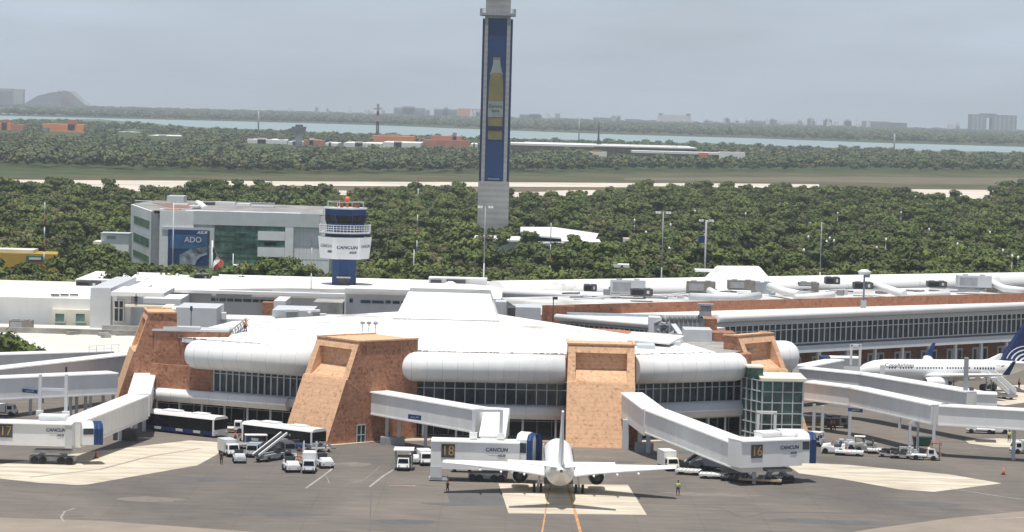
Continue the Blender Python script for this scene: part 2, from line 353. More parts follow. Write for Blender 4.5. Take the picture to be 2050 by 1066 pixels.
gline('stand_line', [(652,952),(660,968),(690,972),(730,960),(760,935)], .07, M['line'])
gline('stand_line', [(785,972),(825,973)], .8, mat('faded_red_mark', (.45,.16,.12), .8))
gline('stand_line', [(779,972),(784,972)], .8, M['line']); gline('stand_line', [(826,973),(832,973)], .8, M['line'])
gline('stand_line', [(0,783+212*0+20),(120,805)], .25, M['line'])
gline('stand_line', [(1620,873),(1850,893),(2050,903)], .15, M['line'])
gline('stand_line', [(128,1045),(122,1036),(130,1024),(150,1018)], .22, M['line'])
gline('stand_line', [(1960,1040),(2060,1036)], .4, M['line']); gline('stand_line', [(1900,978),(1990,992),(2060,1002)], .25, M['line'])
gline('tyre_track', [(1380,1011),(1440,1017),(1488,1037),(1530,1027),(1650,1026),(1720,1028),(1760,1018),(1700,1000),(1600,985)], .35, M['darkpatch'], .010)
gline('tyre_track', [(0,966),(150,972),(330,968),(500,960)], .5, M['darkpatch'], .010)
gline('tyre_track', [(60,956),(200,940),(300,914),(400,898)], .5, mat('rubber_stain', (.30,.26,.22), .9), .014)
gline('joint', [(740,1066+20),(742,1010),(744,978)], .12, M['darkpatch'], .010)

# ------------------------------------------------------------------ trees
def leafmat(name, base, hv=.05, vv=.45):
    m = bpy.data.materials.new(name); m.use_nodes = True; t = m.node_tree; b = t.nodes['Principled BSDF']; l = t.links.new
    b.inputs['Roughness'].default_value = .75; b.inputs['Specular IOR Level'].default_value = .15
    oi = t.nodes.new('ShaderNodeObjectInfo'); tc = t.nodes.new('ShaderNodeTexCoord')
    n = t.nodes.new('ShaderNodeTexNoise'); n.inputs['Scale'].default_value = .7; n.inputs['Detail'].default_value = 3; l(tc.outputs['Object'], n.inputs['Vector'])
    r = t.nodes.new('ShaderNodeValToRGB'); cr = r.color_ramp; cr.interpolation = 'LINEAR'
    g = Vector(base)
    cols = [g * .72, g * .85, g * 1.0, Vector((g.x * 1.20, g.y * 1.22, g.z * .95)), Vector((g.x * 1.36, g.y * 1.22, g.z * 1.2)), g * .80]
    cr.elements[0].color = tuple(cols[0]) + (1,); cr.elements[1].color = tuple(cols[5]) + (1,)
    for k in range(1, 5): e = cr.elements.new(k / 5.0); e.color = tuple(cols[k]) + (1,)
    hs = t.nodes.new('ShaderNodeHueSaturation'); mr = t.nodes.new('ShaderNodeMapRange'); mr.inputs[1].default_value = .3; mr.inputs[2].default_value = .7; mr.inputs[3].default_value = 1 - vv; mr.inputs[4].default_value = 1 + vv
    l(oi.outputs['Random'], r.inputs[0]); l(r.outputs[0], hs.inputs['Color']); l(n.outputs['Fac'], mr.inputs[0]); l(mr.outputs[0], hs.inputs['Value']); l(hs.outputs[0], b.inputs['Base Color'])
    return m
M['leaf'] = leafmat('leaf_green', (.100,.130,.042))
M['leafdry'] = leafmat('leaf_olive', (.130,.135,.062))
M['leaffar'] = leafmat('leaf_far', (.100,.126,.066))
M['palm'] = leafmat('palm_green', (.07,.10,.035))
def crown_mb(rd, rad, hgt, z0, lobes, per, lsz):
    mb = MB()
    cs = []; lk = 1.25 if lobes > 11 else 1
    for k in range(lobes):
        a = rd.uniform(0, 2*pi); rr = rad * .62 * sqrt(rd.random()); zz = z0 + hgt * rd.uniform(.22, .78)
        k2 = 1 - .5 * abs((zz - z0) / hgt - .45)
        cs.append((Vector((cos(a) * rr * k2 * lk, sin(a) * rr * k2 * lk, zz)), rad * rd.uniform(.34, .58) * (.72 if lobes > 11 else 1)))
    for c, lr in cs:
        # inner mass of the lobe
        vs = []; n1, n2 = 7, 4
        for i in range(n2 + 1):
            ph = pi * i / n2
            for j in range(n1):
                th = 2*pi*j/n1 + i*.4; q = lr * .80 * rd.uniform(.8, 1.15)
                vs.append(c + Vector((cos(th)*sin(ph)*q, sin(th)*sin(ph)*q, cos(ph)*q*.8)))
        mb.add(vs, [(i*n1+j, (i+1)*n1+j, (i+1)*n1+(j+1)%n1, i*n1+(j+1)%n1) for i in range(n2) for j in range(n1)])
        for q in range(per):
            u = rd.uniform(-.55, 1); th = rd.uniform(0, 2*pi); s_ = sqrt(max(0, 1-u*u))
            n = Vector((s_*cos(th), s_*sin(th), u)); p = c + Vector((n.x, n.y, n.z*.85)) * lr * rd.uniform(.78, 1.12)
            n = (n + Vector((rd.uniform(-.7,.7), rd.uniform(-.7,.7), rd.uniform(-.4,.8)))).normalized()
            a = n.orthogonal().normalized(); b = n.cross(a); g = rd.uniform(0, pi); z = lsz * rd.uniform(.6, 1.3)
            a, b = (a*cos(g) + b*sin(g)) * z, (b*cos(g) - a*sin(g)) * z * rd.uniform(.5, .9)
            mb.add([p - a, p - b*.8, p + a, p + b], [(0,1,2,3)])
    return mb
def trunk_mb(rd, h, r0):
    mb = MB(); lean = (rd.uniform(-.4,.4), rd.uniform(-.4,.4))
    mb.tube([(0,0,-.2),(lean[0]*.4,lean[1]*.4,h*.5),(lean[0],lean[1],h)], [r0, r0*.75, r0*.5], 6)
    for k in range(4):
        a = k*1.6 + rd.random(); l_ = h*.45
        mb.tube([(lean[0]*.6,lean[1]*.6,h*.6),(lean[0]+cos(a)*l_*.5,lean[1]+sin(a)*l_*.5,h*.95),(lean[0]+cos(a)*l_,lean[1]+sin(a)*l_,h*1.25)], [r0*.5, r0*.3, r0*.12], 5)
    return mb
rd = random.Random(3)
TREES = []
def maketree(name, label, rad, hgt, z0, lobes, per, lsz, mt, loc):
    t = thing(name, label, 'tree', loc)
    part(crown_mb(rd, rad, hgt, z0, lobes, per, lsz), 'crown', M[mt], t, False)
    part(trunk_mb(rd, z0 + hgt*.35, .22), 'trunk', M['trunk'], t, False)
    return t
# keep-out boxes of the buildings among the trees (x0, x1, y0, y1)
KEEP = [(-94,-60,668,760),(-60,-40,690,760),(-115,-94,735,800),(-150,-103,648,690),(-12,26,760,900),(-132,-38,738,850),(-150,-114,685,708),(-117,-103,735,775),(-28,34,838,925),(-116,-88,748,790),(3,45,890,960),(-40,-15,560,660)]
def free(x, y, pad=3):
    if y < 604 + max(0, x) * .68: return False
    return not any(a - pad < x < b + pad and c - pad < y < d + pad for a, b, c, d in KEEP)
TOP = [(0,368),(120,372),(150,378),(260,381),(430,373),(560,381),(700,389),(760,377),(950,380),(1030,392),(1200,389),(1260,378),(1450,374),(1600,377),(1800,386),(1830,397),(1980,397),(2010,372),(2050,366)]
ptsA = []
y = 606.0
while y < 1850:
    half = 1120 / F * y; step = 6.6 if y < 900 else 7.4
    x = -half + rd.uniform(0, step)
    while x < half:
        X = x + rd.uniform(-2.6, 2.6); Y = y + rd.uniform(-2.6, 2.6); x += step * rd.uniform(.75, 1.3)
        px, py = proj(X, Y)
        dm = 40.6 * F / (interp(TOP, px) + rd.uniform(-3, 3) - yh(px))
        if Y < dm and (free(X, Y) or (-12 < X < 26 and 762 < Y < 885 and rd.random() < .16)) and rd.random() > (.04 + .10 * (Y > 1000)): ptsA.append((X, Y, px))
    y += step * .93
ptsA.sort(key=lambda p: p[1])
inview = [p for p in ptsA if -20 < p[2] < 2070]
near = inview[:288]; ns = set(near)
kinds = []
KD = [('broadleaf_tree', 'dense dark green tree in the wood behind the terminal roofs', 4.2, 6.4, 2.4, 15, 26, .46, 'leaf', 'dense green trees of the wood behind the terminal'),
      ('broadleaf_tree', 'tall loose-crowned green tree in the wood behind the terminal roofs', 3.6, 7.4, 2.8, 13, 26, .44, 'leaf', 'tall green trees of the wood behind the terminal'),
      ('broadleaf_tree', 'wide low green tree in the wood behind the terminal roofs', 5.0, 5.2, 1.8, 18, 24, .48, 'leaf', 'wide green trees of the wood behind the terminal'),
      ('scrub_tree', 'thin olive-brown half-dry tree in the wood behind the terminal roofs', 3.6, 6.0, 2.2, 13, 20, .40, 'leafdry', 'olive-brown trees of the wood behind the terminal')]
for i, p in enumerate(near):
    k = rd.choices(range(4), (4, 3, 3, 2))[0]
    if not any(q[0] == k for q in kinds):
        n, lb, ra, hg, z0, lo, pe, ls, mt, gr = KD[k]
        t = maketree(n, lb, ra, hg, z0, lo, pe, ls, mt, (p[0], p[1], 0)); t['group'] = gr; kinds.append((k, t))
        t.rotation_euler.z = rd.uniform(0, 6)
    else:
        src = [q[1] for q in kinds if q[0] == k][0]
        dup(src, (p[0], p[1], 0), rd.uniform(0, 6.28), sc=rd.uniform(.6, 1.25))
crowns = [[c for c in t.children if c.name.startswith('crown')][0] for k, t in sorted(kinds, key=lambda q: q[0])]
# low detail crowns that only the far wood uses
def gnforest(name, pts, protos, smin, smax, label=None, sq=1.0, grow=None, extra=None):
    me = bpy.data.meshes.new(name); me.from_pydata([(p[0], p[1], 0) for p in pts], [], []); me.update()
    if grow:
        at = me.attributes.new('grow', 'FLOAT', 'POINT'); at.data.foreach_set('value', [grow(p) for p in pts])
    o = bpy.data.objects.new(name, me); COL.objects.link(o)
    ng = bpy.data.node_groups.new(name, 'GeometryNodeTree')
    ng.interface.new_socket('Geometry', in_out='INPUT', socket_type='NodeSocketGeometry'); ng.interface.new_socket('Geometry', in_out='OUTPUT', socket_type='NodeSocketGeometry')
    gi = ng.nodes.new('NodeGroupInput'); go = ng.nodes.new('NodeGroupOutput'); l = ng.links.new
    ji = ng.nodes.new('GeometryNodeJoinGeometry')
    for pr in protos:
        if isinstance(pr, bpy.types.Object):
            oi = ng.nodes.new('GeometryNodeObjectInfo'); oi.inputs['Object'].default_value = pr; oi.inputs['As Instance'].default_value = True
            l(oi.outputs['Geometry'], ji.inputs[0])
    mp = ng.nodes.new('GeometryNodeMeshToPoints'); ip = ng.nodes.new('GeometryNodeInstanceOnPoints'); ip.inputs['Pick Instance'].default_value = True
    rr = ng.nodes.new('FunctionNodeRandomValue'); rr.data_type = 'FLOAT_VECTOR'; rr.inputs[0].default_value = (0,0,0); rr.inputs[1].default_value = (0,0,6.28)
    rs = ng.nodes.new('FunctionNodeRandomValue'); rs.data_type = 'FLOAT'; rs.inputs[2].default_value = smin; rs.inputs[3].default_value = smax
    l(gi.outputs[0], mp.inputs[0]); l(mp.outputs[0], ip.inputs['Points']); l(ji.outputs[0], ip.inputs['Instance']); l(rr.outputs[0], ip.inputs['Rotation'])
    cx = ng.nodes.new('ShaderNodeCombineXYZ'); ms = ng.nodes.new('ShaderNodeMath'); ms.operation = 'MULTIPLY'; ms.inputs[1].default_value = sq
    l(rs.outputs[1], cx.inputs[0]); l(rs.outputs[1], cx.inputs[1]); l(rs.outputs[1], ms.inputs[0]); l(ms.outputs[0], cx.inputs[2]); l(cx.outputs[0], ip.inputs['Scale'])
    l(ip.outputs[0], go.inputs[0])
    md = o.modifiers.new('scatter', 'NODES'); md.node_group = ng
    tag(o, label, None, None, 'stuff'); return o
ug = []
y = 607.0
while y < 1500:
    half = 1100 / F * y; x = -half
    while x < half:
        X = x + rd.uniform(-2.5, 2.5); Y = y + rd.uniform(-2.5, 2.5); x += rd.uniform(4.5, 7.5); px, py = proj(X, Y)
        if free(X, Y) and Y < 40 * F / (interp(TOP, px) - yh(px)) + 15: ug.append((X, Y))
    y += 5.6
uo = gnforest('undergrowth', ug, crowns, .30, .58, 'low green undergrowth between the trees behind the terminal', sq=.9); uo['category'] = 'undergrowth'
o = gnforest('forest', [p for p in ptsA if p not in ns], crowns, .55, 1.32, 'dense green wood between the terminal and the runway'); o['category'] = 'forest'
# the wood beyond the runway
ptsB = []
CLEAR = [(-60,52,262,3740),(80,172,271,3700),(232,288,273,3900),(290,372,280,3600),(486,612,294,3150),(606,766,294,3120),(740,846,293,3250),(840,950,294,3150),(1018,1200,300,2900),(1195,1400,308,2900),(1262,1494,313,2780),(1176,1218,311,2700),(940,962,296,3000)]
y = 1850.0
while y < 5600:
    half = 1130 / F * y; step = 9.5 + (y - 1850) / 260
    x = -half
    while x < half:
        X = x + rd.uniform(-4, 4); Y = y + rd.uniform(-5, 5); x += step * rd.uniform(.7, 1.4)
        px, py = proj(X, Y)
        base = interp([(0,349),(500,348),(1000,347),(1300,343),(1700,342),(2050,346)], px) + rd.uniform(-1.5, 1.5)
        if py > base or py < interp(WN, px) + 9 + rd.uniform(0, 5): continue
        if any(a < px < b and Y < d + 15 and proj(X, Y, 9.5)[1] < c for a, b, c, d in CLEAR): continue
        if rd.random() < .12: continue
        ptsB.append((X, Y))
    y += step * 1.5
t1 = thing('broadleaf_tree', 'lone round-crowned tree beside the far taxiway at the right edge', 'tree', tuple(G(2012, 395)))
part(crown_mb(rd, 6.0, 8.5, 2.0, 7, 14, 1.25), 'crown', M['leaffar'], t1, False); part(trunk_mb(rd, 5, .3), 'trunk', M['trunk'], t1, False)
t2 = thing('broadleaf_tree', 'dark tree standing before the runway at the far left', 'tree', tuple(G(131, 402)))
part(crown_mb(rd, 5.0, 8.0, 2.5, 6, 14, 1.1), 'crown', M['leaffar'], t2, False); part(trunk_mb(rd, 5, .3), 'trunk', M['trunk'], t2, False)
t3 = thing('scrub_tree', 'small olive tree before the bright runway right of centre', 'tree', tuple(G(1416, 395)))
part(crown_mb(rd, 5.0, 7.0, 2.0, 6, 14, 1.1), 'crown', M['leafdry'], t3, False); part(trunk_mb(rd, 4, .3), 'trunk', M['trunk'], t3, False)
farc = [[c for c in t.children if c.name.startswith('crown')][0] for t in (t1, t2, t3)]
mb = strip([(x, interp(WN, x) - .6 + .9*sin(x*.021) + .6*sin(x*.057)) for x in range(-300, 2351, 25)], [(x, interp(WN, x) + 17) for x in range(-300, 2351, 25)], .9); struct(mb, 'marsh', mat('marsh_green', (.105,.14,.085), .95, var=.22, vs=.008, spec=.1))
o = gnforest('distant_forest', ptsB, farc, .6, 1.3, 'hazy green wood beyond the runway', sq=.85); o['category'] = 'forest'
ptsC = []
for (a, b_, n) in ((5100, 6900, 2600), (6500, 10300, 9000), (9300, 10600, 3500)):
    for k in range(n):
        Y = rd.uniform(a, b_); half = 1120 / F * Y; X = rd.uniform(-half, half); px, py = proj(X, Y)
        if interp(WF, px) - .6 < py: continue
        if px < 1060 and interp(CF, px) - .3 < py < interp(CN, px) + .3: continue
        if px > 1060 and Y > 9600 and rd.random() < .3: continue
        ptsC.append((X, Y))
o = gnforest('mangrove_shore', ptsC, farc, 1.2, 2.2, 'blue-green mangrove strip on the far side of the lagoon', sq=.75); o['category'] = 'mangroves'
# ------------------------------------------------------------------ haze: one box of thin even air round everything
HZ = MB(); HZ.box(-9900, 9900, -120, 13000, -2, 118)
hm = bpy.data.materials.new('haze_air'); hm.use_nodes = True; t_ = hm.node_tree; t_.nodes.clear()
ho = t_.nodes.new('ShaderNodeOutputMaterial'); hv = t_.nodes.new('ShaderNodeVolumePrincipled')
hv.inputs['Color'].default_value = (.86, .94, 1.0, 1); hv.inputs['Density'].default_value = HAZE = 8.0e-5; hv.inputs['Anisotropy'].default_value = 0.0
t_.links.new(hv.outputs[0], ho.inputs['Volume'])
o = part(HZ, 'haze', hm); o['kind'] = 'stuff'

# ------------------------------------------------------------------ satellite terminal
def onplane(px, py, P, Q):            # where the sight line through a photo spot meets the upright plane through P, Q
    d = ray(px, py); n = Vector((Q[1] - P[1], P[0] - Q[0], 0)); t = n.dot(Vector((P[0], P[1], 0)) - CAM * 1.0 + Vector((0,0,H))) / n.dot(d)
    return CAM + d * t
def outward(P, Q):
    d = Vector((Q[0]-P[0], Q[1]-P[1], 0)).normalized(); n = Vector((d.y, -d.x, 0)); return n
def curtain(parent, P, Q, z0, z1, step=1.35, glass='glass', frame='lgrey', trans=(.28,), wd=.13, name='window_wall', seed=0, off=0.0, trim=True):
    P = Vector((P[0], P[1], 0)); Q = Vector((Q[0], Q[1], 0)); n = outward(P, Q); d = (Q - P); ln = d.length; d.normalize()
    P = P + n*off; Q = Q + n*off
    g = MB(); a = P - n*.15; b = Q - n*.15; c = Q - n*.35; e = P - n*.35
    g.prism([a, b, c, e], z0, z1); gl = part(g, name, M[glass], parent)
    f = MB(); k = max(1, round(ln / step))
    for i in range(k + 1):
        p = P + d * (ln * i / k); ww = wd
        f.hexa([p - d*ww/2 - n*.14, p + d*ww/2 - n*.14, p + d*ww/2 + n*.06, p - d*ww/2 + n*.06][::-1] and
               [Vector((q.x, q.y, z0)) for q in (p - d*ww/2 + n*.06, p + d*ww/2 + n*.06, p + d*ww/2 - n*.14, p - d*ww/2 - n*.14)],
               [Vector((q.x, q.y, z1)) for q in (p - d*ww/2 + n*.06, p + d*ww/2 + n*.06, p + d*ww/2 - n*.14, p - d*ww/2 - n*.14)])
    hz = [z1 - (z1 - z0) * t for t in trans] + ([z0 + .05, z1 - .05] if trim else [])
    for z in hz:
        f.hexa([Vector((q.x, q.y, z - .06)) for q in (P + n*.03, Q + n*.03, Q - n*.13, P - n*.13)], [Vector((q.x, q.y, z + .06)) for q in (P + n*.03, Q + n*.03, Q - n*.13, P - n*.13)])
    part(f, 'mullion_frame', M[frame], gl)
    return gl
def seamtube(parent, name, P, Q, z, r, e0=False, e1=False, off=1.0, seam=2.2, mt='white', sy=1.0):
    P = Vector((P[0], P[1], z)); Q = Vector((Q[0], Q[1], z)); n = outward(P, Q); P += n*off; Q += n*off; d = (Q-P); ln = d.length; d.normalize()
    pts = []; rs = []
    if e0:
        for t, q in ((0, .18), (.06, .45), (.22, .72), (.5, .92), (.9, 1.0)): pts.append(P + d*t*r); rs.append(q*r)
    else: pts.append(P); rs.append(r)
    if e1:
        for t, q in ((.9, 1.0), (.5, .92), (.22, .72), (.06, .45), (0, .18)): pts.append(Q - d*t*r); rs.append(q*r)
    else: pts.append(Q); rs.append(r)
    mb = MB(); mb.tube(pts, rs, 28, sy=sy)
    mb.cur = 1; k = int(ln / seam)
    for i in range(1, k):
        p = P + d * (ln * i / k); mb.tube([p - d*.035, p + d*.035], r + .008, 28, True, False, sy=sy)
    return part(mb, name, [M[mt], M['lgrey']], parent)
def pillar(parent, corner, phi, wd, L_, Ht, back, right=True, niche=True, sidewall=None, label=None):
    """leaning stone buttress; phi: which way its face looks (0 = towards the photograph, + = left)"""
    o = Vector((-sin(phi), -cos(phi), 0)); u = Vector((-o.y, o.x, 0))
    base = Vector((corner[0], corner[1], 0)) - (u * wd/2 if right else -u * wd/2)
    def p(U, V, z): return base + u*U - o*V + Vector((0,0,z))
    h = wd / 2; zl = Ht * .635; vl = L_ * .60
    vf = lambda z: vl + .25 + (L_ - vl - .25) * (z - zl) / (Ht - zl)
    mb = MB()
    mb.quad(p(-h,0,0), p(h,0,0), p(h*.99,vl,zl), p(-h*.99,vl,zl))                        # lower face
    mb.quad(p(-h*.99,vl,zl), p(h*.99,vl,zl), p(h*.985,vl+.25,zl), p(-h*.985,vl+.25,zl))  # ledge
    zb, zt, a = zl + .15, Ht - 1.15, h * .75
    H_ = h * .985; T_ = h * .97
    e = lambda z: H_ + (T_ - H_) * (z - zl) / (Ht - zl)
    P_ = lambda U, z, d=0: p(U, vf(z) + d, z)
    mb.quad(P_(-e(zl), zl), P_(e(zl), zl), P_(e(zb), zb), P_(-e(zb), zb)); mb.quad(P_(-e(zt), zt), P_(e(zt), zt), P_(e(Ht), Ht), P_(-e(Ht), Ht))
    mb.quad(P_(-e(zb), zb), P_(-a, zb), P_(-a, zt), P_(-e(zt), zt)); mb.quad(P_(a, zb), P_(e(zb), zb), P_(e(zt), zt), P_(a, zt))
    # the niche: a leaning sill that turns into an upright back
    zm = zb + (zt - zb) * .40; d0 = .35; vm = vf(zt) + .75
    mb.quad(P_(-a, zb), P_(a, zb), p(a, vf(zb)+d0, zb+.02), p(-a, vf(zb)+d0, zb+.02))
    mb.quad(p(-a, vf(zb)+d0, zb+.02), p(a, vf(zb)+d0, zb+.02), p(a, vm, zm), p(-a, vm, zm)); mb.quad(p(-a, vm, zm), p(a, vm, zm), p(a, vm+.02, zt), p(-a, vm+.02, zt))
    mb.quad(P_(-a, zt), p(-a, vm+.02, zt), p(a, vm+.02, zt), P_(a, zt))
    for s in (-1, 1):
        q = [P_(s*a, zb), p(s*a, vf(zb)+d0, zb+.02), p(s*a, vm, zm), p(s*a, vm+.02, zt), P_(s*a, zt)]
        mb.poly(q if s < 0 else q[::-1])
    mb.cur = 1  # side walls: darker copy of the face stone, shade painted in
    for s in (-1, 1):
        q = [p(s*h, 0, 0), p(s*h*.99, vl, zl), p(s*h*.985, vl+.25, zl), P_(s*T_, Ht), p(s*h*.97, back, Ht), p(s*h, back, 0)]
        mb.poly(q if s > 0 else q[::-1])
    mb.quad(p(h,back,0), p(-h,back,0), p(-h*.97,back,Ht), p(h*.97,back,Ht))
    mb.cur = 0; mb.quad(P_(-T_, Ht), P_(T_, Ht), p(h*.97,back,Ht), p(-h*.97,back,Ht))
    # coping along the top edge
    c = MB(); c.cur = 0
    for A_, B_ in ((P_(-T_, Ht), P_(T_, Ht)), (p(T_, L_, Ht), p(T_, back, Ht)), (p(-T_, L_, Ht), p(-T_, back, Ht))): c.bar(A_ + Vector((0,0,.08)), B_ + Vector((0,0,.08)), .4, .22)
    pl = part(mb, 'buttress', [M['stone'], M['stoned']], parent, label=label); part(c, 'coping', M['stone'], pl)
    return pl, p
SAT = thing('satellite_terminal', 'round white-roofed satellite building with leaning peach stone buttresses and white tube cornice', 'terminal', (-8, 420, 0))
A = (-56, 410); B = (-28.5, 395); B2 = (-28.5, 398); Cc = (13, 397); D_ = (37, 410.5)
ZW0, ZW1, ZT, RT = 5.0, 8.55, 10.45, 2.15
# bodies behind the glass
mb = MB(); mb.prism([(-51.2,413.2),(-28.5,399.6),(-24,396.4),(13,398.6),(36.4,412),(36.4,428),(18,452),(-12,462),(-44,445),(-50,428),(-51,413.5)], 8.5, 12.0); part(mb, 'upper_wall', M['stoned'], SAT)
mb = MB(); mb.prism([(-52,414),(-28,400.6),(13,402.6),(33,413),(33,428),(18,450),(-12,458),(-45,442)], 0, 8.4); part(mb, 'inner_core', M['dgrey'], SAT)
mb = MB(); mb.prism([(-54,411),(-28.5,396.2),(13,398.2),(36,411.2),(33,414),(12,401),(-28,399),(-50,414)], 3.7, 4.9); part(mb, 'floor_slab', M['lgrey'], SAT)
# roof: eaves ring rising to the lantern
ev = [(-51,412.5),(-28,398.5),(13,400.2),(31,409),(27.5,424),(14,446),(-8,458),(-45,444)]
iv = [(-18.8,440),(-15,440),(-5,440),(-2,440.5),(-2,446),(-2,456),(-10.4,456.5),(-18.8,456)]
mb = MB(); n = 8; mb.add([(p[0], p[1], 12.35) for p in ev] + [(p[0], p[1], 13.7) for p in iv] + [(p[0], p[1], 11.6) for p in ev],
   [(i, (i+1) % n, n + (i+1) % n, n + i) for i in range(n)] + [(2*n + i, 2*n + (i+1) % n, (i+1) % n, i) for i in range(n)] + [tuple(range(n, 2*n))])
rf = part(mb, 'roof', M['roofw'], SAT)
mb = MB()                                                # standing seams and the gutter rubble along the eaves
for i in (0, 1, 2):
    a = Vector(ev[i] + (12.4,)); b = Vector(ev[i+1] + (12.4,)); n_ = outward(a, b)
    k = 0
    while k < 1:
        q = a.lerp(b, k); st = rd.uniform(.01, .035)
        if rd.random() < .8: mb.bar(q + n_*rd.uniform(.05,.5) - Vector((0,0,.12)), a.lerp(b, min(1, k + st*.7)) + n_*rd.uniform(.05,.5) - Vector((0,0,.1)), .22, rd.uniform(.12,.35))
        k += st
part(mb, 'gutter', M['grey'], rf)
mb = MB(); mb.hexa([(-18.8,440,13.4),(-2,440.5,13.4),(-2,456,13.4),(-18.8,456,13.4)], [(-16.4,444.5,18.45),(-3.6,444.8,18.45),(-3.6,453,18.45),(-16.4,453,18.45)])
lt = part(mb, 'roof_lantern', M['roofw'], SAT)
for i in range(8):
    for k in range(1, 5):
        e0 = Vector(ev[i] + (12.38,)).lerp(Vector(ev[(i+1) % 8] + (12.38,)), k/5); e1 = Vector(iv[i] + (13.73,)).lerp(Vector(iv[(i+1) % 8] + (13.73,)), k/5)
        part(MB().bar(e0, e1, .08, .05), 'roof_seam', M['roofc'], rf)
mb = MB(); mb.hexa([(-17.3,443.9,18.5),(-3.0,444.2,18.5),(-3.0,454,18.5),(-17.3,454,18.5)], [(-13,447,18.95),(-7,447,18.95),(-7,451,18.95),(-13,451,18.95)]); mb.cbox((-10,448.8,18.95), 2.2, 2.2, .5, 0, .3)
part(mb, 'lantern_cap', M['white'], lt)
mb = MB(); mb.bar((-18.9,439.85,13.75), (-1.9,440.35,13.75), .18, .2); part(mb, 'flashing', M['grey'], lt)
# cornice tubes
def atz(px, P, Q, z):
    for yy in range(560, 900, 1):
        q = onplane(px, yy, P, Q)
        if q.z < z: return (q.x, q.y)
seamtube(SAT, 'cornice_tube', atz(381, A, B2, ZT), atz(640, A, B2, ZT), ZT, RT, True, False)
seamtube(SAT, 'cornice_tube', atz(793, B, Cc, ZT), atz(1129, B, Cc, ZT), ZT, RT, True, False)
seamtube(SAT, 'cornice_tube', atz(1259, Cc, D_, ZT), atz(1483, Cc, D_, ZT), ZT, RT, False, True)
seamtube(SAT, 'cornice_tube', (37.6, 427.0), (44.6, 430.0), ZT - .1, 2.5, False, True)
# canopy tubes over the ground floor
seamtube(SAT, 'canopy_tube', atz(318, A, B2, 4), atz(585, A, B2, 4), 4.1, .98, True, False, 1.1, 3)
seamtube(SAT, 'canopy_tube', atz(800, B, Cc, 4), atz(1135, B, Cc, 4), 4.1, .98, True, False, 1.1, 3)
seamtube(SAT, 'canopy_tube', atz(1262, Cc, D_, 4), atz(1486, Cc, D_, 4), 4.2, 1.25, False, True, .7, 3, 'lgrey')
# upper window walls
curtain(SAT, atz(428, A, B2, 6), atz(620, A, B2, 6), ZW0, ZW1, 1.1, 'glass', 'lgrey', (.22,), wd=.2)
curtain(SAT, atz(828, B, Cc, 6), atz(1135, B, Cc, 6), ZW0, ZW1, 1.5, 'glass', 'lgrey', (.35,), wd=.14)
curtain(SAT, atz(1262, Cc, D_, 6), atz(1483, Cc, D_, 6), ZW0, ZW1, 1.3, 'glass', 'lgrey', (.32,), wd=.16)
mb = MB()
for P, Q in ((A, B2), (B, Cc), (Cc, D_)):
    n_ = outward(P, Q); P = Vector(P + (0,)); Q = Vector(Q + (0,)); mb.prism([P + n_*.1 + Vector((0,0,0)), Q + n_*.1, Q - n_*1.5, P - n_*1.5], 4.55, 4.97)
part(mb, 'window_sill', M['lgrey'], SAT)
# stone infill left of the first band and the ground floor behind the canopy
def wallseg(P, Q, z0, z1, th=.5, off=0.0):
    n_ = outward(P, Q); P = Vector((P[0], P[1], 0)) + n_*off; Q = Vector((Q[0], Q[1], 0)) + n_*off
    return MB().prism([P, Q, Q - n_*th, P - n_*th], z0, z1)
part(wallseg(atz(300, A, B2, 6), atz(427, A, B2, 6), 4.98, ZW1 - .02), 'stone_wall', M['stoned'], SAT)
for (x0, x1, P, Q) in ((305, 610, A, B2), (690, 1135, B, Cc), (1262, 1490, Cc, D_)):
    p_, q_ = atz(x0, P, Q, 2), atz(x1, P, Q, 2)
    curtain(SAT, p_, q_, .3, 3.6, 2.1, 'glassb', 'grey', (.3,), off=-1.2, wd=.1, name='ground_floor_glazing')
    n_ = outward(P, Q); k = 6
    for i in range(k + 1):
        q = Vector((p_[0], p_[1], 0)).lerp(Vector((q_[0], q_[1], 0)), (i + .35) / (k + .7)) + n_ * .9
        part(MB().tube([(q.x, q.y, 0), (q.x, q.y, 3.3)], .17, 8), 'column', M['lgrey'], SAT)
pk = MB(); pk.prism([(-56,409),(-28,392.8),(-28,396),(-54,412)], 0, .14); pk.prism([(-27.9,392.6),(16,394.8),(16,399),(-27.9,396)], 0, .14); pk.prism([(16.1,395),(38,407),(36,411),(16.1,399)], 0, .14)
part(pk, 'kerbed_footing', M['slab'], SAT)
kp = [G(643, 896, 0), G(700, 891, 0), G(765, 885, 0), G(860, 884, 0)]
mb = MB(); mb.prism([tuple(p.xy) for p in kp] + [(p.x + .2, p.y + 1.6) for p in kp[::-1]], 0, .15); part(mb, 'kerb', M['slab'], SAT)
# buttresses
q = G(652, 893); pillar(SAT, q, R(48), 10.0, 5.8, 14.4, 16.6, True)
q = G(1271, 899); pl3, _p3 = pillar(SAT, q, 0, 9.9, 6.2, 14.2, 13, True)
q = Vector((45.9, 417.8, 0)); pillar(SAT, q, R(-50), 9.7, 6.9, 14.4, 9.5, True)
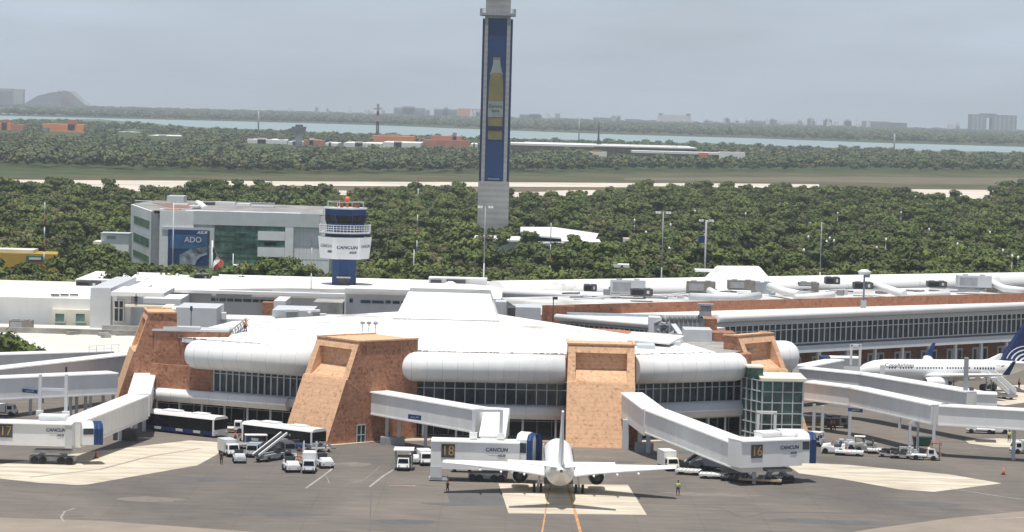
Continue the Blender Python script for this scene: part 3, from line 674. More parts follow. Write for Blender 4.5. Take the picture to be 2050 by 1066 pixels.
# the first buttress: seen side on, long russet wall with a taller head
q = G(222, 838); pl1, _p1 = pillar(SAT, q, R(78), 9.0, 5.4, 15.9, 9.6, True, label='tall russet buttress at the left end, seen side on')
o_ = Vector((-sin(R(78)), -cos(R(78)), 0)); u_ = Vector((-o_.y, o_.x, 0)); c0 = Vector((q.x, q.y, 0))
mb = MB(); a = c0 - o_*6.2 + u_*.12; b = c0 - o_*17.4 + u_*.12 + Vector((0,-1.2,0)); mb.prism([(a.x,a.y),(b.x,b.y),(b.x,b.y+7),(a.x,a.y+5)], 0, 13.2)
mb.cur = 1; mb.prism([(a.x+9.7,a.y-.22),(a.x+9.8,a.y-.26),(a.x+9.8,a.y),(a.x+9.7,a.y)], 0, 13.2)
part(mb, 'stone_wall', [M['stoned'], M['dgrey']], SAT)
mb = MB(); mb.prism([(a.x-.3,a.y-.25),(b.x+.1,b.y-.25),(b.x,b.y+5),(a.x-.3,a.y+5)], 13.23, 13.5); mb.cbox((a.x+4, a.y+1.6, 13.52), 5.5, 2.4, .35, .05); part(mb, 'wall_coping', M['lgrey'], SAT)
# doors at the feet of the buttress
def sdoor(px, py, z, w_, parent, P, Q):
    q = onplane(px, py, P, Q); n_ = outward(P, Q); d = Vector((Q[0]-P[0], Q[1]-P[1], 0)).normalized(); c = Vector((q.x, q.y, 0)) + n_*.02
    f = MB().prism([c - d*w_/2 + n_*.06, c + d*w_/2 + n_*.06, c + d*w_/2 - n_*.2, c - d*w_/2 - n_*.2], 0, 2.6)
    dd = part(f, 'service_door', M['glassg'], parent)
    g = MB()
    for s in (-1, 0, 1): g.bar(c + d*w_/2*s + n_*.08, c + d*w_/2*s + n_*.08 + Vector((0,0,2.6)), .1)
    g.bar(c - d*w_/2 + n_*.08 + Vector((0,0,2.6)), c + d*w_/2 + n_*.08 + Vector((0,0,2.6)), .1); g.bar(c - d*w_/2 + n_*.08 + Vector((0,0,1.2)), c + d*w_/2 + n_*.08 + Vector((0,0,1.2)), .1)
    part(g, 'door_frame', M['lgrey'], dd)
cr_ = G(652, 893); op = Vector((-sin(R(48)), -cos(R(48)), 0))
sdoor(722, 868, 0, 1.5, SAT, (cr_.x, cr_.y), (cr_.x - op.x*17, cr_.y - op.y*17))
# glazed stair tower at the right-hand buttress
gt = [(34.6,407.5),(37.2,401.6),(43.3,402.3),(43.3,411)]
for i in (0, 1, 2): curtain(SAT, gt[i], gt[i+1], .1, 9.0, 1.45, 'glassg', 'lgrey', (.18,.36,.54,.72,.9), wd=.16, name='stair_tower_glazing')
mb = MB(); mb.prism([(37.4,404),(43,404),(43,411),(35.2,409)], 0, 8.9); part(mb, 'stair_core', M['dgrey'], SAT)
mb = MB(); mb.prism([(36.9,401.1),(43.7,401.8),(43.7,411),(36.9,411)], 9.03, 9.45); part(mb, 'stair_tower_roof', M['cream'], SAT)
mb = MB(); mb.cbox((36.3,406.2,9.05), 2.2, 3.2, 1.55, .1); mb.cur = 1; mb.cbox((36.3,406.2,10.62), 2.6, 3.6, .25, .1); part(mb, 'stair_head', [M['glassg'], M['cream']], SAT)
mb = MB()
q0 = W(1517, 860, 398.5); q1 = W(1551, 860, 398.5)
for q in (q0, q1): mb.bar((q.x, q.y, 0), (q.x, q.y, 4.6), .42)
mb.bar((q0.x-.25, q0.y, 4.7), (q1.x+.25, q1.y, 4.7), .42)
solo(mb, 'portal_frame', M['white'], 'white goalpost frame standing before the glazed stair tower', 'frame')
# low roofs and plant rooms behind the right-hand cornice
mb = MB(); mb.prism([(14,402),(34,412),(40,424),(36,440),(20,446),(16,425)], 11.9, 12.25); part(mb, 'plant_roof', M['gfloor'], SAT)
def blk(x0, x1, ytop, Y, dep, z0=0.0, mb=None, ybot=None):
    a = W(x0, ytop, Y); b = W(x1, ytop, Y); zt = (a.z + b.z) / 2
    if ybot: z0 = (W(x0, ybot, Y).z + W(x1, ybot, Y).z) / 2
    mb = mb or MB(); mb.box(a.x, b.x, Y, Y + dep, z0, zt); return mb
part(blk(1370, 1426, 661, 428, 6, 12.2), 'plant_room', M['lgrey'], SAT); part(blk(1427.5, 1472, 667, 430, 5, 12.2), 'plant_room', M['stoned'], SAT)
part(blk(1378, 1478, 707, 413.2, 1.2, 11.6), 'parapet', M['stoned'], SAT)
part(blk(1276, 1312, 692, 410, 5, 12.2), 'plant_room', M['lgrey'], SAT); part(blk(1316, 1372, 700, 408.5, 3, 12.2), 'roof_hatch', M['white'], SAT)
mb = MB(); a = G(1285, 690, 13.6); mb.hexa([(17.5,416,13.2),(24,413,13.0),(27,425,13.2),(19,428,13.4)], [(17.5,416,13.45),(24,413,13.25),(27,425,13.45),(19,428,13.65)]); part(mb, 'roof_panel', M['roofw'], SAT)
mb = MB(); mb.box(18.2, 26, 417, 426, 12.2, 13.1); part(mb, 'roof_panel_base', M['lgrey'], SAT)

# ------------------------------------------------------------------ main terminal, left part
LT = thing('terminal_building', 'long low white terminal building with strip windows behind the satellite', 'terminal', (-40, 560, 0))
def P_(mb, name, mt, parent, label=None): return part(mb, name, M[mt], parent, label=label)
P_(blk(250, 1005, 589, 546, 38), 'wall', 'whitew', LT)
P_(blk(150, 985, 570.5, 600, 30), 'rear_wing', 'roofw', LT)
P_(blk(690, 862, 585, 528, 17), 'front_wing', 'whitew', LT)
for x0, x1, y0, y1, Y in ((423,431,597,603,545.9),(434,436,597,603,545.9),(440,452,597.5,603.5,545.9),(455,467,598,604,545.9),(470,484,598.5,604.5,545.9),(487,503,599,605,545.9),(506,518,599.5,605.5,545.9),(521,532,600,606,545.9),(535,566,601,606.5,545.9),
      (700,706,598,606,527.9),(722,742,601,607.5,527.9),(745,768,602,608,527.9),(772,782,602,608,527.9),(786,800,603,609,527.9),(804,816,603,609,527.9),(818,834,603,609,527.9)):
    a = W(x0, y0, Y); b = W(x1, y1, Y); P_(MB().box(a.x, b.x, Y - .1, Y + .05, b.z, a.z), 'window', 'glassg', LT)
for pts_, mt_, z_ in (([(430,583),(690,585),(690,577),(560,575),(440,577)],'oroof',9.55),([(742,583),(850,584),(850,577),(745,576)],'oroof',9.5),([(300,582),(424,582),(424,576),(305,575)],'roofc',9.5),([(545,583),(640,584),(640,580.5),(545,579.5)],'grey',9.6)):
    z2_ = W(600, 589, 546).z + z_ - 9.45
    P_(MB().poly([G(a_, b_ + 2, z2_) for a_, b_ in pts_]), 'roof_deck', mt_, LT)
P_(blk(236, 700, 583.5, 543.6, 2.2, ybot=589.5), 'roof_edge', 'white', LT); P_(blk(690, 866, 580, 525.8, 2.0, ybot=585.5), 'roof_edge', 'white', LT)
P_(blk(525, 548, 606, 541, 3), 'chimney_wall', 'stoned', LT)
P_(blk(-60, 181, 596, 520, 40), 'left_wing', 'whitew', LT)
P_(blk(-60, 150, 571, 560, 14), 'left_roof', 'roofc', LT); P_(blk(-60, 178, 591.5, 524, 28, ybot=597), 'left_roof', 'roofw', LT)
mb = MB()
for i in range(3): blk(20 + i*18, 34 + i*18, 583, 559.5, .6, mb=mb, ybot=586.5)
for i in range(3): blk(102 + i*19, 118 + i*19, 589.5, 523.2, .6, mb=mb, ybot=592.5)
P_(mb, 'roof_vents', 'dgrey', LT)
P_(blk(104, 181, 620, 519.2, .8), 'render_panel', 'cream', LT)
for x in (111, 152):
    a = W(x, 628, 519.0); b = W(x + 18, 645, 519.0); wn = P_(MB().box(a.x, b.x, 518.95, 519.1, b.z, a.z), 'window', 'glassoff', LT)
    f = MB(); f.box(a.x-.15, b.x+.15, 518.85, 518.94, b.z-.15, b.z); f.box(a.x-.15, b.x+.15, 518.85, 518.94, a.z, a.z+.15); f.box(a.x-.15, a.x, 518.85, 518.94, b.z, a.z); f.box(b.x, b.x+.15, 518.85, 518.94, b.z, a.z); part(f, 'window_frame', M['white'], wn)
P_(blk(181, 222, 577, 512, 34), 'corner_block', 'lgrey', LT); P_(blk(222.5, 262, 590, 513.5, 30), 'corner_block', 'whitew', LT)
a = W(229, 602, 513.4); b = W(247, 644, 513.4); wn = P_(MB().box(a.x, b.x, 513.3, 513.45, b.z, a.z), 'tall_window', 'glass', LT)
f = MB(); 
for k in range(3): x = a.x + (b.x - a.x) * k / 2; f.box(x-.1, x+.1, 513.2, 513.29, b.z, a.z)
for z in (a.z, b.z, a.z*.65+b.z*.35): f.box(a.x, b.x, 513.1, 513.19, z-.08, z+.08)
part(f, 'window_frame', M['white'], wn)
P_(blk(262.5, 362, 598, 530, 14), 'side_wing', 'whitew', LT)
P_(blk(222, 328, 586, 506, 16, ybot=594), 'entrance_canopy', 'white', LT)
P_(blk(250, 345, 612, 505, 5, ybot=616), 'side_canopy', 'cream', LT)
P_(blk(352, 434, 617, 478, 12), 'annex', 'lgrey', LT); P_(blk(318, 352, 619, 482, 8), 'annex', 'whitew', LT)
P_(blk(545, 626, 622, 492, 12), 'annex', 'lgrey', LT); P_(blk(548, 572, 603, 510, 12), 'annex', 'whitew', LT); P_(blk(627, 686, 606, 525, 10), 'annex', 'gfloor', LT)
P_(blk(640, 690, 640, 480, 12), 'annex', 'lgrey', LT); P_(blk(435, 545, 640, 486, 10), 'annex', 'whitew', LT)
mb = MB(); 
for x0, x1, y0, y1, Y in ((612,640,621,625,490),(616,622,626,629,489),(572,596,620,625,491),(640,652,629,634,479),(656,664,635,638,479),(439,452,627,640,485)): blk(x0, x1, y0, Y, 1.5, mb=mb, ybot=y1)
P_(mb, 'roof_curbs', 'white', LT)
# yard roof left of the first buttress
LR = thing('low_roofed_building', 'low building with a pale cracked flat roof beside the first buttress', 'building', (-85, 490, 0))
P_(MB().box(-118, -61.5, 462, 516, 0, 4.7), 'wall', 'whitew', LR); P_(MB().box(-118.4, -61.2, 461.6, 516, 4.72, 4.95), 'flat_roof', 'roofc', LR)
mb = MB(); mb.box(-110, -64, 497, 497.8, 4.96, 5.9); mb.box(-75, -64, 503, 504, 4.96, 6.2)
for k in range(10): mb.cbox((rd.uniform(-82,-64), rd.uniform(488,500), 4.96), rd.uniform(.6,2.6), rd.uniform(.6,2), rd.uniform(.2,.7), rd.uniform(0,2))
P_(mb, 'roof_upstand', 'gfloor', LR)
# barrel roofs along the rear
BR = thing('barrel_roofed_hall', 'long white barrel roof along the back of the terminal, running off to the right', 'terminal', (60, 620, 0))
def barrel(pts, r, z, name='barrel_roof', sy=.8, mt='roofw'):
    mb = MB(); mb.tube([(p[0], p[1], z) for p in pts], r, 24, sy=sy); return part(mb, name, M[mt], BR)
a = W(425, 578, 594); b = W(978, 566, 588)
barrel([(a.x, a.y), (b.x, b.y)], 2.0, 8.4)
ra = Vector((-3.5, 581, 0)); rb = Vector((140, 678, 0))
barrel([ra, rb], 4.0, 8.7, sy=.68)
barrel([(-4, 577), (60, 560)], 1.2, 9.2, sy=.8)
nn = outward(ra, rb)
wl = MB().prism([ra + nn*3.4, rb + nn*3.4, rb - nn*4, ra - nn*4], 0, 8.6); P_(wl, 'wall', 'whitew', BR)
dm = MB(); c = W(1480, 560, 600)
dm.prism([(c.x-9.5,592),(c.x+9,597),(c.x+10,612),(c.x-9,608)], 9.6, 14.6, [(c.x-4.8,597),(c.x+4.6,600),(c.x+4.6,606),(c.x-4.8,603)]); P_(dm, 'hip_roof', 'roofw', BR)
# tapered end with dark windows in front of the left barrel
mb = MB()
for x0, x1 in ((862,884),(894,932)): blk(x0, x1, 560.5, 584.5, .8, mb=mb, ybot=572)
P_(mb, 'clerestory_window', 'dgrey', BR); P_(blk(858, 975, 558, 585.4, 6, ybot=578), 'clerestory', 'white', BR)

# ------------------------------------------------------------------ right-hand concourse
CN_ = thing('concourse_building', 'long two-storey concourse with brick parapet, ribbon windows and white eaves, receding to the right', 'terminal', (70, 520, 0))
f0 = Vector((36.2, 488.4, 0)); f1 = Vector((118, 558, 0)); nf = outward(f0, f1); df = (f1 - f0).normalized(); lf = (f1 - f0).length
def off(p, o, z=0): q = p - nf*o; return Vector((q.x, q.y, z))
def seg(o0, o1, z0, z1, a=f0, b=f1): return MB().prism([off(a, o0), off(b, o0), off(b, o1), off(a, o1)], z0, z1)
P_(seg(1.2, 34, 5.9, 10.6), 'body', 'whitew', CN_)
curtain(CN_, off(f0, -.2), off(f1, -.2), 6.25, 10.0, 1.45, 'glass', 'white', (.3,), wd=.17, name='ribbon_window', off=-.4)
P_(seg(.0, 1.2, 10.03, 11.0), 'fascia', 'lgrey', CN_)
mb = MB(); mb.tube([off(f0, -.5, 11.55), off(f1, -.5, 11.55)], .95, 16, sy=.8); P_(mb, 'eaves', 'white', CN_)
P_(seg(0, 9.5, 10.65, 11.2), 'strip_roof', 'bgrey', CN_)
mb = MB(); mb.prism([off(f0, -.9), off(f1, -.9), off(f1, 2), off(f0, 2)], 4.6, 5.85, [off(f0, -.7), off(f1, -.7), off(f1, 2), off(f0, 2)]); P_(mb, 'balcony_ledge', 'lgrey', CN_)
P_(seg(6.2, 12, 0, 4.28), 'ground_floor_wall', 'stoned', CN_)
k = 14
for i in range(k):
    a = off(f0 + df * (lf * (i + .18) / k), 6.0); b = off(f0 + df * (lf * (i + .80) / k), 6.0)
    P_(MB().prism([a, b, b - nf*.3, a - nf*.3], 0, 3.0), 'glazed_bay', 'gpanel', CN_)
    for t0, t1 in ((.10,.24),(.42,.56),(.72,.9)):
        c = a.lerp(b, t0) + nf*.1; d = a.lerp(b, t1) + nf*.1; P_(MB().prism([c, d, d - nf*.08, c - nf*.08], .3, 2.6), 'window', 'glassg', CN_)
    c = f0 + df * (lf * (i + .55) / k); q = off(c, -.2)
    P_(MB().cbox((q.x, q.y, 0), .8 if i % 4 == 3 else .5, .5, 4.58, atan2(df.y, df.x)), 'column', 'white', CN_)
# brick parapet behind the strip roof
p0 = Vector((6.0, 497, 0)); p1 = Vector((118, 577, 0)); pn = outward(p0, p1)
P_(MB().prism([p0, p1, p1 - pn*.6, p0 - pn*.6], 9.0, 12.45), 'brick_parapet', 'brick', CN_)
mb = MB(); mb.prism([p0 - pn*.7, p1 - pn*.7, p1 - pn*40, (6 - 8, 540), (3, 500)], 8.5, 10.7); P_(mb, 'flat_roof', 'roofp', CN_)
P_(blk(1092, 1150, 613, 497.5, 2.0), 'brick_end', 'brick', CN_)
cr = random.Random(9)
for i in range(46):
    px = cr.uniform(1120, 2040); fr = cr.uniform(.12, .9); ylo = interp([(1100,606),(2050,584)], px); yhi = interp([(1100,580),(1400,584),(2050,566)], px)
    c_ = G(px, ylo + (yhi - ylo)*fr, 10.9); dx, dy, dz = (cr.uniform(1,5), .5, .35) if i % 3 else (cr.uniform(.8,2.2), cr.uniform(.8,2), cr.uniform(.5,1.5))
    P_(MB().cbox((c_.x, c_.y, 10.72), dx, dy, dz, cr.choice((0,.6,-.3))), 'roof_curb', cr.choice(('oroof','lgrey','gfloor','bgrey','khaki','grey')), CN_)
for i in range(14):
    px = cr.uniform(1130, 2000); c_ = G(px, interp([(1100,602),(2050,580)], px) - cr.uniform(0,12), 10.9); a_ = cr.uniform(2,7)
    P_(MB().tube([(c_.x, c_.y, 10.9), (c_.x + a_*.8, c_.y + a_*.55, 11.1), (c_.x + a_, c_.y + a_*.7, 10.8)], .16, 6), 'roof_pipe', 'lgrey', CN_)
# connector with slanting ribbon window left of the concourse
g0 = Vector((8.8, 490, 0)); g1 = Vector((29.5, 474, 0)); ng_ = outward(g0, g1)
P_(MB().prism([g0 - ng_*.4, g1 - ng_*.4, g1 - ng_*14, g0 - ng_*14], 0, 10.2), 'connector', 'whitew', CN_)
curtain(CN_, g0, g1, 8.0, 10.0, 1.1, 'glassg', 'lgrey', (), wd=.14, name='ribbon_window')
mb = MB(); mb.tube([(g0.x-.6, g0.y+.2, 10.9), (g1.x, g1.y, 10.9)], .85, 14, sy=.7); P_(mb, 'eaves', 'white', CN_)
P_(MB().prism([g0 - ng_*.3, g1 - ng_*.3, (34, 487), (14, 500)], 10.4, 11.1), 'connector_roof', 'roofw', CN_)
P_(blk(1135, 1330, 629, 493, 1.5, ybot=636), 'blue_strip', 'bgrey', CN_)
# white plant boxes by the lantern and the plant tower in front of the concourse
P_(blk(1016, 1032, 617, 478, 6, 11), 'plant_box', 'dgrey', CN_); P_(blk(992, 1014, 605, 480, 6, 11), 'plant_box', 'lgrey', CN_)
P_(blk(1032, 1083, 616, 474, 8, 11), 'plant_box', 'lgrey', CN_)
PT = thing('plant_tower', 'grey plant tower crowned with pipes and fans, in front of the concourse', 'plant tower', (32, 470, 0))
P_(blk(1344, 1411, 637, 462, 7), 'tower_body', 'lgrey', PT); P_(blk(1411.5, 1436, 639, 463, 6), 'brick_flank', 'stoned', PT); P_(blk(1300, 1323, 636, 461, 4), 'tank', 'white', PT)
mb = MB()
for k in range(9): 
    q = W(1328 + k*9, 634, 461.6); mb.tube([(q.x, q.y, q.z-1.0), (q.x, q.y, q.z+.25)], .33, 7); mb.tube([(q.x, q.y+.8, q.z+.1), (q.x+.7, q.y+.8, q.z-.3)], .2, 6)
q = W(1412, 628, 461); mb.cbox((q.x, q.y, q.z-.4), 2, 2, 1.6, 0, .9); mb.cbox((q.x, q.y, q.z+1.3), 2.6, 2.2, .35)
P_(mb, 'roof_fans', 'grey', PT)
mb = MB(); rr = random.Random(5)
for k in range(26):
    q = W(rr.uniform(1322, 1352), rr.uniform(640, 682), 460.5); q2 = q + Vector((rr.uniform(-1.4,1.4), rr.uniform(-.5,.5), rr.uniform(-1.2,1.2))); mb.tube([q, q2], rr.uniform(.1,.3), 6)
P_(mb, 'pipework', 'grey', PT)
mb = MB(); mb.bar(W(1348,650,459.5), W(1376,690,452), .9, .25); P_(mb, 'duct', 'lgrey', PT)

# ------------------------------------------------------------------ rooftop machines, each its own thing
def acunit(x0, x1, y0, y1, Y, label, mt='grey', cat='air conditioner', name='air_conditioner', grp='air conditioners on the terminal roofs', dep=3):
    a = W(x0, y0, Y); b = W(x1, y1, Y); t = thing(name, label, cat, ((a.x+b.x)/2, Y + dep/2, b.z), 0, grp)
    w_, h_ = b.x - a.x, a.z - b.z
    part(MB().box(-w_/2, w_/2, -dep/2, dep/2, .12, h_), 'housing', M[mt], t, False)
    part(MB().box(-w_/2 + w_*.06, w_*.08, -dep/2-.05, -dep/2-.01, h_*.2, h_*.85), 'grille', M['grey' if mt != 'dgrey' else 'black'], t, False)
    if mt == 'dgrey': part(MB().box(w_*.22, w_*.34, -dep/2-.05, -dep/2-.01, h_*.3, h_*.8), 'hatch', M['lgrey'], t, False)
    g = MB(); 
    for s in (-.25, .25): g.tube([(w_*s, 0, h_), (w_*s, 0, h_+.22)], min(w_, dep)*.2, 10)
    part(g, 'fan', M['grey'], t, False); part(MB().box(-w_/2+.1, w_/2-.1, -dep/2+.1, dep/2-.1, 0, .11), 'base', M['dgrey'], t, False)
    return t
for a in ((18,62,642,660,505,'beige box air conditioner on the pale low roof at the left edge','khaki'),
    (152,198,563,581,556,'black ventilation unit on the roof left of the grey corner block','dgrey'),
    (290,322,559,573,585,'grey framed unit above the canopy roof, left of the flat tank','grey'),
    (388,418,550,564,590,'dark grey unit with a pale lid on the roof below the office building','dgrey'),
    (439,452,628,640,500,'small brown unit on the annex roof beside the escape stair','rust'),
    (1169,1195,571,584,548,'black unit on the white roof right of the lantern','dgrey'),
    (1223,1292,561,590,546,'large pale grey cabin on the white roof, centre right','lgrey'),
    (1263,1307,579,593,538,'dark grey unit with a light door in front of the large cabin','dgrey'),
    (1376,1432,564,588,560,'khaki cabin on the roof below the hipped dome','khaki'),
    (1458,1512,562,582,566,'grey-brown cabin on the roof below the middle of the hipped dome','khaki'),
    (1653,1682,556,570,590,'black unit on the roof left of the mushroom floodlight','dgrey'),
    (1710,1748,566,580,572,'black and grey unit behind the mushroom floodlight mast','dgrey'),
    (1858,1896,564,576,584,'black unit on the far right roof','dgrey'),
    (1918,1985,552,578,588,'pale grey cabin on the far right roof','lgrey'),
    (1508,1545,566,590,572,'silver unit right of the khaki cabins','bgrey'),
    (1600,1640,566,574,585,'low tan unit between the dome and the black unit','khaki')):
    acunit(*a[:6], mt=a[6])
def duct(pts, r, label, mt='white'):
    mb = MB(); mb.tube([W(*p) for p in pts], r, 10); return solo(mb, 'air_duct', M[mt], label, 'duct', 'white ducts on the terminal roofs')
duct([(1420,582,548),(1440,592,544),(1480,594,540)], .7, 'bent white duct leaving the first khaki cabin', 'white')
duct([(1540,574,566),(1570,584,560),(1600,590,552)], .8, 'bent white duct right of the dome', 'white')
duct([(1590,596,548),(1670,590,552)], .6, 'straight white duct behind the brick parapet', 'white')
duct([(1745,570,575),(1780,580,572),(1810,590,566)], .8, 'sloping white duct right of the mushroom floodlight', 'white')
duct([(1380,594,538),(1480,597,540),(1520,592,545)], .75, 'long grey duct in front of the khaki cabins', 'lgrey')
duct([(1985,566,590),(2010,578,588),(2060,584,590)], .8, 'bent white duct at the far right roof', 'white')
duct([(1800,592,572),(1900,588,578)], .55, 'straight white duct on the roof toward the right end', 'white')
# stair truss on the satellite's left roof edge
mb = MB()
a = W(446, 690, 414); b = W(490, 655, 420)
for dy in (0, 2.2):
    for dz in (0, 1.2): mb.bar(a + Vector((0,dy,dz)), b + Vector((0,dy,dz)), .14)
for k in range(9):
    t = k/8; q = a.lerp(b, t); mb.bar(q, q + Vector((0,2.2,0)), .3, .1); mb.bar(q, q + Vector((.5,0,1.2)), .12); mb.bar(q + Vector((0,0,1.2)), q + Vector((.6,0,0)), .1); mb.bar(q+Vector((0,2.2,0)), q + Vector((0,2.2,1.2)), .1)
solo(mb, 'escape_stair', M['grey'], 'grey lattice stair on the left edge of the satellite roof', 'stair')
for cx, cy, Y, lb in ((736,668,400,'cluster of three cup aerials behind the second buttress'),):
    t = thing('roof_aerial', lb, 'aerial', (W(cx, 676, Y).x, Y+3, 14.8)); g = MB(); h = MB()
    for k in (-1, 0, 1): g.tube([(k*.95,0,-.3),(k*.95,0,1.1)], .06, 5); h.tube([(k*.95,0,.85),(k*.95,0,1.1),(k*.95,0,1.35)], [.12,.42,.16], 8)
    part(g, 'post', M['grey'], t, False); part(h, 'cup', M['grey'], t, False)
def railing(pts, hgt, label, post=1.2, mt='lgrey'):
    mb = MB(); pts = [Vector(p) for p in pts]
    for a, b in zip(pts, pts[1:]):
        n_ = max(1, int((b - a).length / post))
        for k in range(n_ + 1): q = a.lerp(b, k/n_); mb.bar(q, q + Vector((0,0,hgt)), .07)
        for z in (hgt, hgt*.55): mb.bar(a + Vector((0,0,z)), b + Vector((0,0,z)), .06)
    return solo(mb, 'railing', M[mt], label, 'railing')
# ------------------------------------------------------------------ tall new control tower
q = W(985, 500, 940); TX = q.x; NT = thing('control_tower', 'very tall grey concrete tower with a long blue bottle banner up its front', 'tower', (TX, 946, 0))
zz = lambda y: W(990, y, 940).z
xx = lambda x, y=250: W(x, y, 940).x - TX + ROLL*0      # lateral metres from the tower's axis at that row
hw = 5.15
zb0, zb1 = zz(364), zz(36)
def tb(mb, x0, x1, y0, y1, z0, z1): return mb.box(x0, x1, y0, y1, z0, z1)
part(tb(MB(), -hw-.15, hw+.15, -5.4, 5, 0, zb0), 'shaft', M['concrete'], NT, False)
part(tb(MB(), -hw+.9, hw-.9, -4.3, 4.3, zb0, 96), 'upper_shaft', M['concrete'], NT, False)
mb = MB(); tb(mb, -hw+.75, -hw+1.9, -5.3, -4.3, zb0, zb1+.8); tb(mb, hw-1.95, hw-.8, -5.3, -4.3, zb0, zb1+.8); tb(mb, -hw+1.9, hw-1.95, -5.3, -4.3, zb1-.1, zb1+.8)
part(mb, 'concrete_rib', M['concrete'], NT, False)
mb = MB(); tb(mb, -hw, -hw+.72, -4.9, 3.5, zb0, zb1-.3); tb(mb, hw-.77, hw, -4.9, 3.5, zb0, zb1-.3); part(mb, 'side_glazing', M['dblue'], NT, False)
bn = part(tb(MB(), -hw+1.95, hw-2.0, -4.75, -4.3, zb0+.2, zb1-.2), 'banner', M['blue'], NT, False)
Mg = mat('golden_print', (.21,.185,.075), .6, var=.15, vs=.3); Mc = mat('pale_bottle_print', (.27,.30,.29), .6, var=.15, vs=.3); Mgd = mat('dark_print', (.02,.03,.05), .6)
bx = -.05
def prof(pts, mt, name, y):
    mb = MB(); vs = [(bx - w_, y, z) for z, w_ in pts] + [(bx + w_, y, z) for z, w_ in pts[::-1]]
    n = len(pts); k = 2*n
    mb.add(vs + [(a, b + .04, c) for a, b, c in vs], [(i, k-1-i, k-2-i, i+1) for i in range(n-1)] + [(i, (i+1) % k, k+(i+1) % k, k+i) for i in range(k)])
    part(mb, name, mt, NT, False)
prof([(zz(150),2.3),(zz(140),1.7),(zz(128),1.25),(zz(118),1.15)], Mc, 'bottle_neck', -4.82)
prof([(zz(119),1.3),(zz(115),1.3)], Mg, 'bottle_cap', -4.86)
prof([(zz(280),2.35),(zz(200),2.5),(zz(160),2.3),(zz(146),1.7)], Mg, 'bottle_body', -4.84)
prof([(zz(235),2.55),(zz(203),2.55)], Mc, 'bottle_label', -4.90)
prof([(zz(262),2.42),(zz(253),2.42)], Mgd, 'bottle_band', -4.90)
for s, y, k in (('Corona', 213, 1.5), ('Extra', 222, 1.25)): text(s, k, Mgd, NT, 'banner_lettering', (bx, -4.95, zz(y)))
part(MB().box(bx-2, bx+2, -4.80, -4.76, zz(360), zz(358)), 'banner_strip', Mc, NT, False)
part(tb(MB(), -hw-.9, hw+.9, -5.9, 5.5, zz(31), zz(26)), 'platform', M['grey'], NT, False)
mb = MB()
for k in range(12):
    x = -hw - .8 + (2*hw + 1.6)*k/11; mb.bar((x,-5.8,zz(26)), (x,-5.8,zz(18)), .12)
for y in (18, 22): mb.bar((-hw-.85,-5.8,zz(y)), (hw+.85,-5.8,zz(y)), .12)
mb.cbox((-hw-.6,-5.4,zz(32)), .9,.9,2.4); mb.cbox((hw+.5,-5.4,zz(32)), .9,.9,2.4)
part(mb, 'platform_rail', M['grey'], NT, False)
# low building at its foot
TB = thing('low_white_building', 'low white and glass building among trees at the foot of the tall tower', 'building', (5, 900, 0))
def Q_(mb, name, mt, parent, label=None): return part(mb, name, M[mt], parent, label=label)
Q_(blk(952, 1052, 484, 905, 26), 'wing', 'lgrey', TB); Q_(blk(948, 1058, 480.5, 903, 28, ybot=484), 'flat_roof', 'white', TB); Q_(blk(1060, 1200, 490, 900, 18), 'glazed_wing', 'bgrey', TB); Q_(blk(1125, 1203, 484, 898, 20, ybot=489), 'flat_roof', 'cream', TB)
mb = MB(); a = W(1042, 462, 925); b = W(1190, 474, 925); c = W(1110, 455, 950)
mb.add([(a.x,918,a.z-.8),(b.x,918,b.z-1),(b.x+2,945,b.z+.2),(c.x,950,c.z),(a.x,940,a.z+.6)], [(0,1,2,3,4)]); mb.add([(a.x,918,a.z-1.3),(b.x,918,b.z-1.5),(b.x,918,b.z-1),(a.x,918,a.z-.8)], [(0,1,2,3)])
Q_(mb, 'canopy_roof', 'white', TB); Q_(blk(1045, 1075, 466, 921, 18), 'wall', 'lgrey', TB); Q_(blk(1076, 1150, 472, 926, 12), 'wall', 'dgrey', TB)
mb = MB()
for x0, x1, y in ((1068,1084,486),(1090,1110,487),(1112,1128,486)): blk(x0, x1, y, 896, 2, mb=mb, ybot=y+4)
Q_(mb, 'roof_unit', 'white', TB)

# ------------------------------------------------------------------ old blue control tower
q = W(688, 545, 575); BT = thing('control_tower', 'blue airport control tower with a white banner ring and a railed gallery', 'tower', (q.x, 577, 0))
zc = lambda y: W(690, y, 575).z
xc = lambda x, y: W(x, y, 575).x - q.x
def octa(r, n=8, sq=1.0, rot=pi/8): return [(r*cos(rot + 2*pi*k/n), r*sin(rot + 2*pi*k/n)*sq) for k in range(n)]
part(MB().prism(octa(2.7), 0, zc(512)), 'stem', M['blue'], BT, False)
mb = MB(); mb.box(-1.1, 1.3, -2.75, -2.4, zc(571), zc(558)); part(mb, 'stem_window', M['dgrey'], BT, False); part(MB().box(-1.4, 1.5, -3.0, -2.45, zc(557), zc(554)), 'stem_ledge', M['lgrey'], BT, False)
bsz, tsz = 5.15, 5.65
hexa6 = lambda r_: octa(r_, 6, 1, R(8))
rg = part(MB().prism(hexa6(bsz), zc(518.5), zc(475), hexa6(tsz)), 'banner_ring', M['white'], BT, False)
part(MB().prism(octa(4.4), zc(518), zc(468)), 'deck_core', M['dblue'], BT, False)
part(MB().prism(octa(5.75), zc(467.5), zc(465)), 'gallery', M['lgrey'], BT, False)
mb = MB()
oc = octa(5.65)
for k in range(8):
    a = Vector(oc[k] + (zc(465),)); b = Vector(oc[(k+1) % 8] + (zc(465),))
    for j in range(6): p = a.lerp(b, j/6); mb.bar(p, p + Vector((0,0,1.5)), .13 if j == 0 else .08)
    for h in (.55, 1.0, 1.5): mb.bar(a + Vector((0,0,h)), b + Vector((0,0,h)), .11)
part(mb, 'gallery_railing', M['white'], BT, False)
part(MB().prism(octa(3.95), zc(466), zc(447), octa(4.25)), 'cab_base', M['blue'], BT, False)
